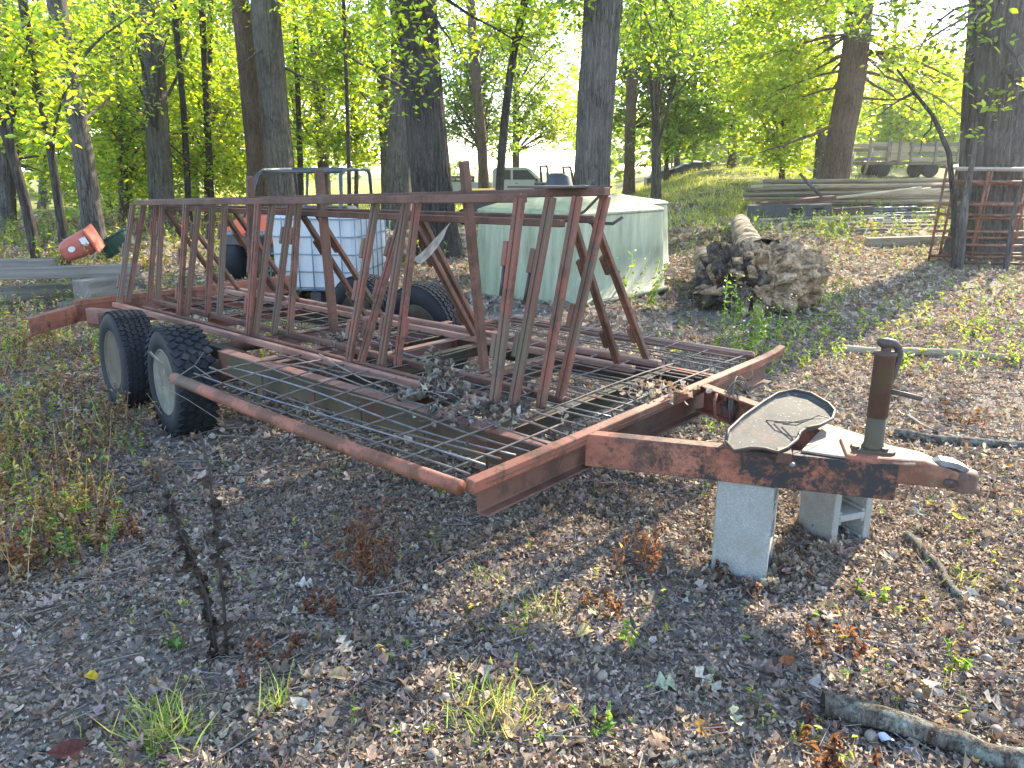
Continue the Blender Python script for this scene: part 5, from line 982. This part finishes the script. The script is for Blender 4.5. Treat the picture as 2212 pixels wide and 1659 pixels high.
# tall dead dark stalks in the left foreground
def stalk(label, pts, z0=None):
    b0 = gpt(*pts[0]); Y = b0[1]; ps = [b0-np.array([0, 0, .02])]+[at(x, y, Y+.03*i) for i, (x, y) in enumerate(pts[1:])]; t = thing('dead_stalk', label, 'dead stalk', b0, 0, 'tall dead dark stalks')
    MB().tube([p-b0 for p in ps], np.linspace(.0055, .003, len(ps)), 6).build('stem', MIRON2, t, True)
    bk = Bulk(); n = 42; k = R.uniform(0, 1, n)**1.1*(len(ps)-1)*.75; P = np.stack([np.interp(k, range(len(ps)), [p[q] for p in ps]) for q in range(3)], 1)-b0+R.normal(0, .008, (n, 3)); bk.leaves(*OVAL[1], P-[0, 0, .015], basis(R.normal(0, 1, (n, 3))*[1, 1, .2], np.full(n, 1.57)+R.normal(0, .4, n)), R.uniform(.02, .048, n), pick([(.03, .024, .02), (.05, .035, .028)], n)); bk.build('shrivelled_leaves', MLIT, t)
MIRON2 = simple('blackened_stem', (.022, .018, .016), (.05, .04, .034), 30, .85)
stalk('tall dead black stalk leaning to the left with shrivelled leaves', [(470, 1420), (450, 1300), (415, 1200), (370, 1110), (352, 1040), (345, 1000)]); stalk('second dead black stalk forking close beside the leaning one', [(462, 1410), (440, 1280), (408, 1190), (395, 1150)]); stalk('slender straight dead stalk right of the leaning black ones', [(490, 1420), (482, 1280), (466, 1150), (452, 1010), (430, 930)])
# sticks on the ground
def gstick(label, pts, r, m=TWIG, name='stick', n=9, forks=(), grp='sticks lying in the leaves'):
    ps = [gpt(*p)+np.array([0, 0, r*.8]) for p in pts]; q = [ps[0]]
    for a, b in zip(ps, ps[1:]): q += [(a+b)/2+R.normal(0, r*.35, 3), b]
    u_ = np.linspace(0, len(q)-1, len(q)*6); q = np.stack([np.interp(u_, range(len(q)), [p_[k_] for p_ in q]) for k_ in range(3)], 1); q[2:-2] = (q[:-4]+q[1:-3]+q[2:-2]+q[3:-1]+q[4:])/5; V, Q = bulge(q, np.linspace(r, r*.72, len(q)), n, .14, .2/r, int(pts[0][0]), r*.10, 7); return tag(mesh_np(name, V, Q, None, m, None, True), label, 'branch' if name != 'stick' else 'stick', grp)
gstick('thick rotten lichen covered branch at the lower right edge of the picture', [(1775, 1540), (1850, 1560), (1960, 1590), (2080, 1625), (2230, 1665)], .036, BARK_L, 'branch', 16)
gstick('lichen spotted branch right of the concrete blocks', [(1958, 1165), (1995, 1205), (2040, 1260), (2075, 1300)], .020, BARK_L, 'branch', 12)
gstick('long bare stick slanting across the right foreground', [(1830, 1385), (1930, 1405), (2030, 1430), (2140, 1462), (2215, 1475)], .009)
gstick('grey green lichen stick cut by the bottom of the picture', [(1425, 1668), (1480, 1640), (1562, 1622)], .013, BARK_L, 'branch', 10)
gstick('thin stick running from the grey leaves to the thick branch', [(1650, 1515), (1720, 1545), (1800, 1580), (1835, 1620)], .0065)
gstick('bent grey stick lower left of the middle', [(645, 1455), (690, 1475), (760, 1492), (850, 1512)], .008, BARK_L)
gstick('long thin pale stick reaching from the dark stalks to the red weeds', [(488, 1280), (560, 1270), (660, 1255), (730, 1225), (760, 1205)], .005)
gstick('pale stick in front of the green seedling left of the blocks', [(1130, 1200), (1180, 1202), (1240, 1185), (1300, 1160)], .008)
gstick('grey stick at the lower left corner', [(25, 1660), (70, 1630), (140, 1605)], .010, BARK_L)
gstick('decayed grey log lying behind the coupler', [(1930, 945), (2000, 958), (2100, 963), (2240, 972)], .030, BARK_L, 'branch', 14)
gstick('long decayed wood strip lying in the sunny leaves behind the jack', [(1815, 762), (1950, 768), (2080, 772), (2240, 785)], .040, MTIMW, 'branch', 10)
gstick('thin branch crossing the leaves between jack and picture edge', [(1960, 905), (1990, 925), (2060, 950)], .016)
gstick('thin forked twig right of the lower stick', [(2040, 1275), (2065, 1330), (2080, 1390)], .005); gstick('short pale stick beside the pale grass tuft', [(975, 1515), (985, 1500), (1000, 1480)], .007); gstick('twig below the second concrete block', [(1690, 1205), (1730, 1180), (1750, 1150)], .008)
gstick('thin twig slanting through the litter in the middle right', [(1700, 1440), (1760, 1490), (1790, 1530)], .005); gstick('grey stick in the left leaf litter', [(120, 1525), (180, 1480), (250, 1460)], .007); gstick('knobbly pale stick near the left edge among the weeds', [(75, 1110), (110, 1120), (165, 1140)], .012, BARK_L); gstick('thin stick under the deck edge at the left', [(630, 1185), (690, 1178), (730, 1180)], .007)
# single fallen leaves that stand out
def fleaf(label, px, py, s, tm, col, rot, tilt=(.2, -.35)):
    g = gpt(px, py); bk = Bulk(); M = basis(np.array([[tilt[0], tilt[1], 1.]]), np.array([rot])); bk.leaves(*tm, np.array([[0, 0, .018]]), M, np.array([s*.85]), np.array([col])); o = bk.build('fallen_leaf', MLIT, None, True); o.location = g; return tag(o, label, 'leaf', 'single fallen leaves')
Yl, Pl, Tn, Og, Gn, Br = (.50, .40, .05), (.42, .38, .30), (.38, .27, .15), (.45, .22, .05), (.30, .34, .22), (.16, .075, .045)
for a in [('round yellow leaf on the dark litter right of the second block', 2066, 1125, .075, OVAL[0], Yl, .6), ('yellow folded leaf in the left foreground', 200, 1472, .06, OVAL[1], (.5, .34, .03), .9), ('large pale oak leaf in the lower right foreground', 1525, 1482, .12, OAKF[0], Pl, .3), ('pale greenish oak leaf by the right end of the foreground twig', 1437, 1487, .10, OAKF[1], Gn, 1.2), ('curled tan leaf below the pale grass tuft', 1108, 1592, .10, OVAL[0], Tn, .2), ('pale green leaf beside the thin foreground stem', 1585, 1565, .075, OAKF[2], (.40, .42, .26), 2.8), ('orange lobed leaf near the bottom edge', 1515, 1590, .075, OAKF[0], Og, 2.9), ('tan leaf curled on the bent grey stick', 735, 1470, .09, OVAL[1], Tn, 1.0),
          ('tan lobed leaf lying under the bent grey stick', 710, 1560, .085, OAKF[1], (.42, .27, .16), .1), ('pale tan oval leaf lower left of the middle', 650, 1535, .08, OVAL[0], Pl, .7), ('brown curled leaf at the lower right of the pale grass tuft', 1550, 1590, .06, OVAL[1], Br, .5), ('bleached oak leaf below the lichen spotted branch', 2090, 1300, .11, OAKF[0], Pl, 1.9), ('pale leaf under the pale block, lying by its corner', 1790, 1345, .09, OAKF[1], Pl, 2.3), ('tan oak leaf between block and spotted branch', 1915, 1210, .10, OAKF[0], (.36, .31, .24), 1.4), ('yellow tipped curled leaf in the middle foreground', 1265, 1372, .09, OVAL[1], (.40, .31, .14), 1.7), ('pale leaf close to the dark stalks', 430, 1165, .07, OAKF[2], Pl, .3),
          ('white grey leaf left of the dry red clump', 660, 1270, .08, OAKF[1], (.44, .41, .36), 1.1), ('star shaped pale leaf in the left middle ground', 745, 1405, .09, OAKF[0], Pl, .2), ('green grey oak leaf in the middle foreground', 1290, 1330, .085, OAKF[0], (.24, .28, .20), 1.7), ('deep red brown leaf lump near the bottom left corner', 150, 1635, .11, OVAL[0], (.10, .035, .028), 1.5), ('green grey leaf below the second concrete block', 1985, 1115, .09, OAKF[1], (.25, .29, .24), 1.3), ('brown leaf at the bottom right of the middle', 1420, 1615, .09, OAKF[1], (.30, .20, .13), 2.2), ('rust brown leaf left of the fork of the lower twig', 1695, 1440, .07, OVAL[0], (.28, .10, .04), 1.4), ('pale brown leaf at the lower right corner', 2150, 1530, .11, OAKF[0], (.34, .29, .23), .6), ('bleached leaf right of the long bare stick', 2010, 1500, .1, OAKF[1], (.36, .32, .27), 2.6)]:
    fleaf(*a)
# nuts in the litter
MNUT = simple('brown_nut_shell', (.13, .10, .08), (.30, .25, .20), 14, .5, .1, .001); MNUT2 = simple('dark_nut_shell', (.06, .045, .042), (.11, .08, .07), 14, .45, .1, .001)
for i, (px, py) in enumerate([(1035, 1515), (1540, 1455), (2150, 1590), (1848, 1440), (1925, 1440), (2160, 1310), (2180, 1315), (2195, 1325), (2105, 1415), (1675, 1415), (960, 1515), (1300, 1470), (2055, 1500), (2020, 1490), (1880, 1600), (870, 1445), (2130, 1430), (1985, 1510), (1330, 1540), (880, 1500), (2175, 1350), (1750, 1390), (1290, 1410), (935, 1640)]):
    g = gpt(px, py); r = .012+.005*(i % 3)/2; b = MB(); b.lathe([(0, -r*1.15), (r*.6, -r*.95), (r*.95, -r*.35), (r, .1*r), (r*.8, r*.75), (r*.3, r*1.1), (0, r*1.2)], 12); o = b.build('fallen_nut', MNUT if i % 3 else MNUT2, None, True)
    o.location = g+np.array([0, 0, r*.8]); o.rotation_euler = (1.2, .3*i, i*1.1); lm = [(1065, 1545, 'beside the pale grass tuft'), (1850, 1560, 'beside the thick lichen branch'), (1615, 1250, 'in front of the pale concrete block'), (2040, 1260, 'close to the lichen spotted branch'), (1930, 1405, 'near the long bare stick'), (1368, 1390, 'near the upright green seedling'), (760, 1492, 'near the bent grey stick'), (1525, 1482, 'near the large pale oak leaf')]
    tag(o, ('dark' if i % 3 == 0 else 'pale brown')+' round nut lying in the litter '+min(lm, key=lambda q_: (q_[0]-px)**2+(q_[1]-py)**2)[2], 'nut', 'nuts lying in the leaf litter')
# scrap of pale blue film
p0, p1 = gpt(1898, 1603), gpt(1982, 1640); vs, fs = [], []
for i in range(9):
    t = i/8; c = p0*(1-t)+p1*t+np.array([0, 0, .014+.012*math.sin(7*t)]); w = .010+.012*math.sin(3.1*t)*(1.4 if t > .45 else .7); vs += [c+[-.3*w, w, .004], c+[.3*w, -w, -.004+.01*math.sin(5*t)]]
    if i: fs.append((2*i-2, 2*i-1, 2*i+1, 2*i))
tag(MB().add(vs, fs).build('plastic_scrap', simple('pale_blue_film', (.42, .50, .66), (.55, .62, .75), 8, .3, 0, spec=.5), None, True), 'torn strip of pale blue plastic lying by the thick lichen branch', 'plastic scrap')

# ------------------------------------------------------------------ the hazy air of the sunlit wood
hm = bpy.data.materials.new('pale_haze'); hm.use_nodes = True; hn = hm.node_tree; hn.nodes.clear(); ho = hn.nodes.new('ShaderNodeOutputMaterial'); hv = hn.nodes.new('ShaderNodeVolumePrincipled')
hv.inputs['Color'].default_value = (.93, .96, 1, 1); hv.inputs['Density'].default_value = .0006; hv.inputs['Anisotropy'].default_value = .55; hn.links.new(hv.outputs[0], ho.inputs['Volume'])
tag(MB().box((0, 190, 10.5), (900, 520, 23.)).build('haze', hm), 'thin pale haze in the wood', kind='stuff')
cy.volume_bounces = 1; cy.volume_max_steps = 64
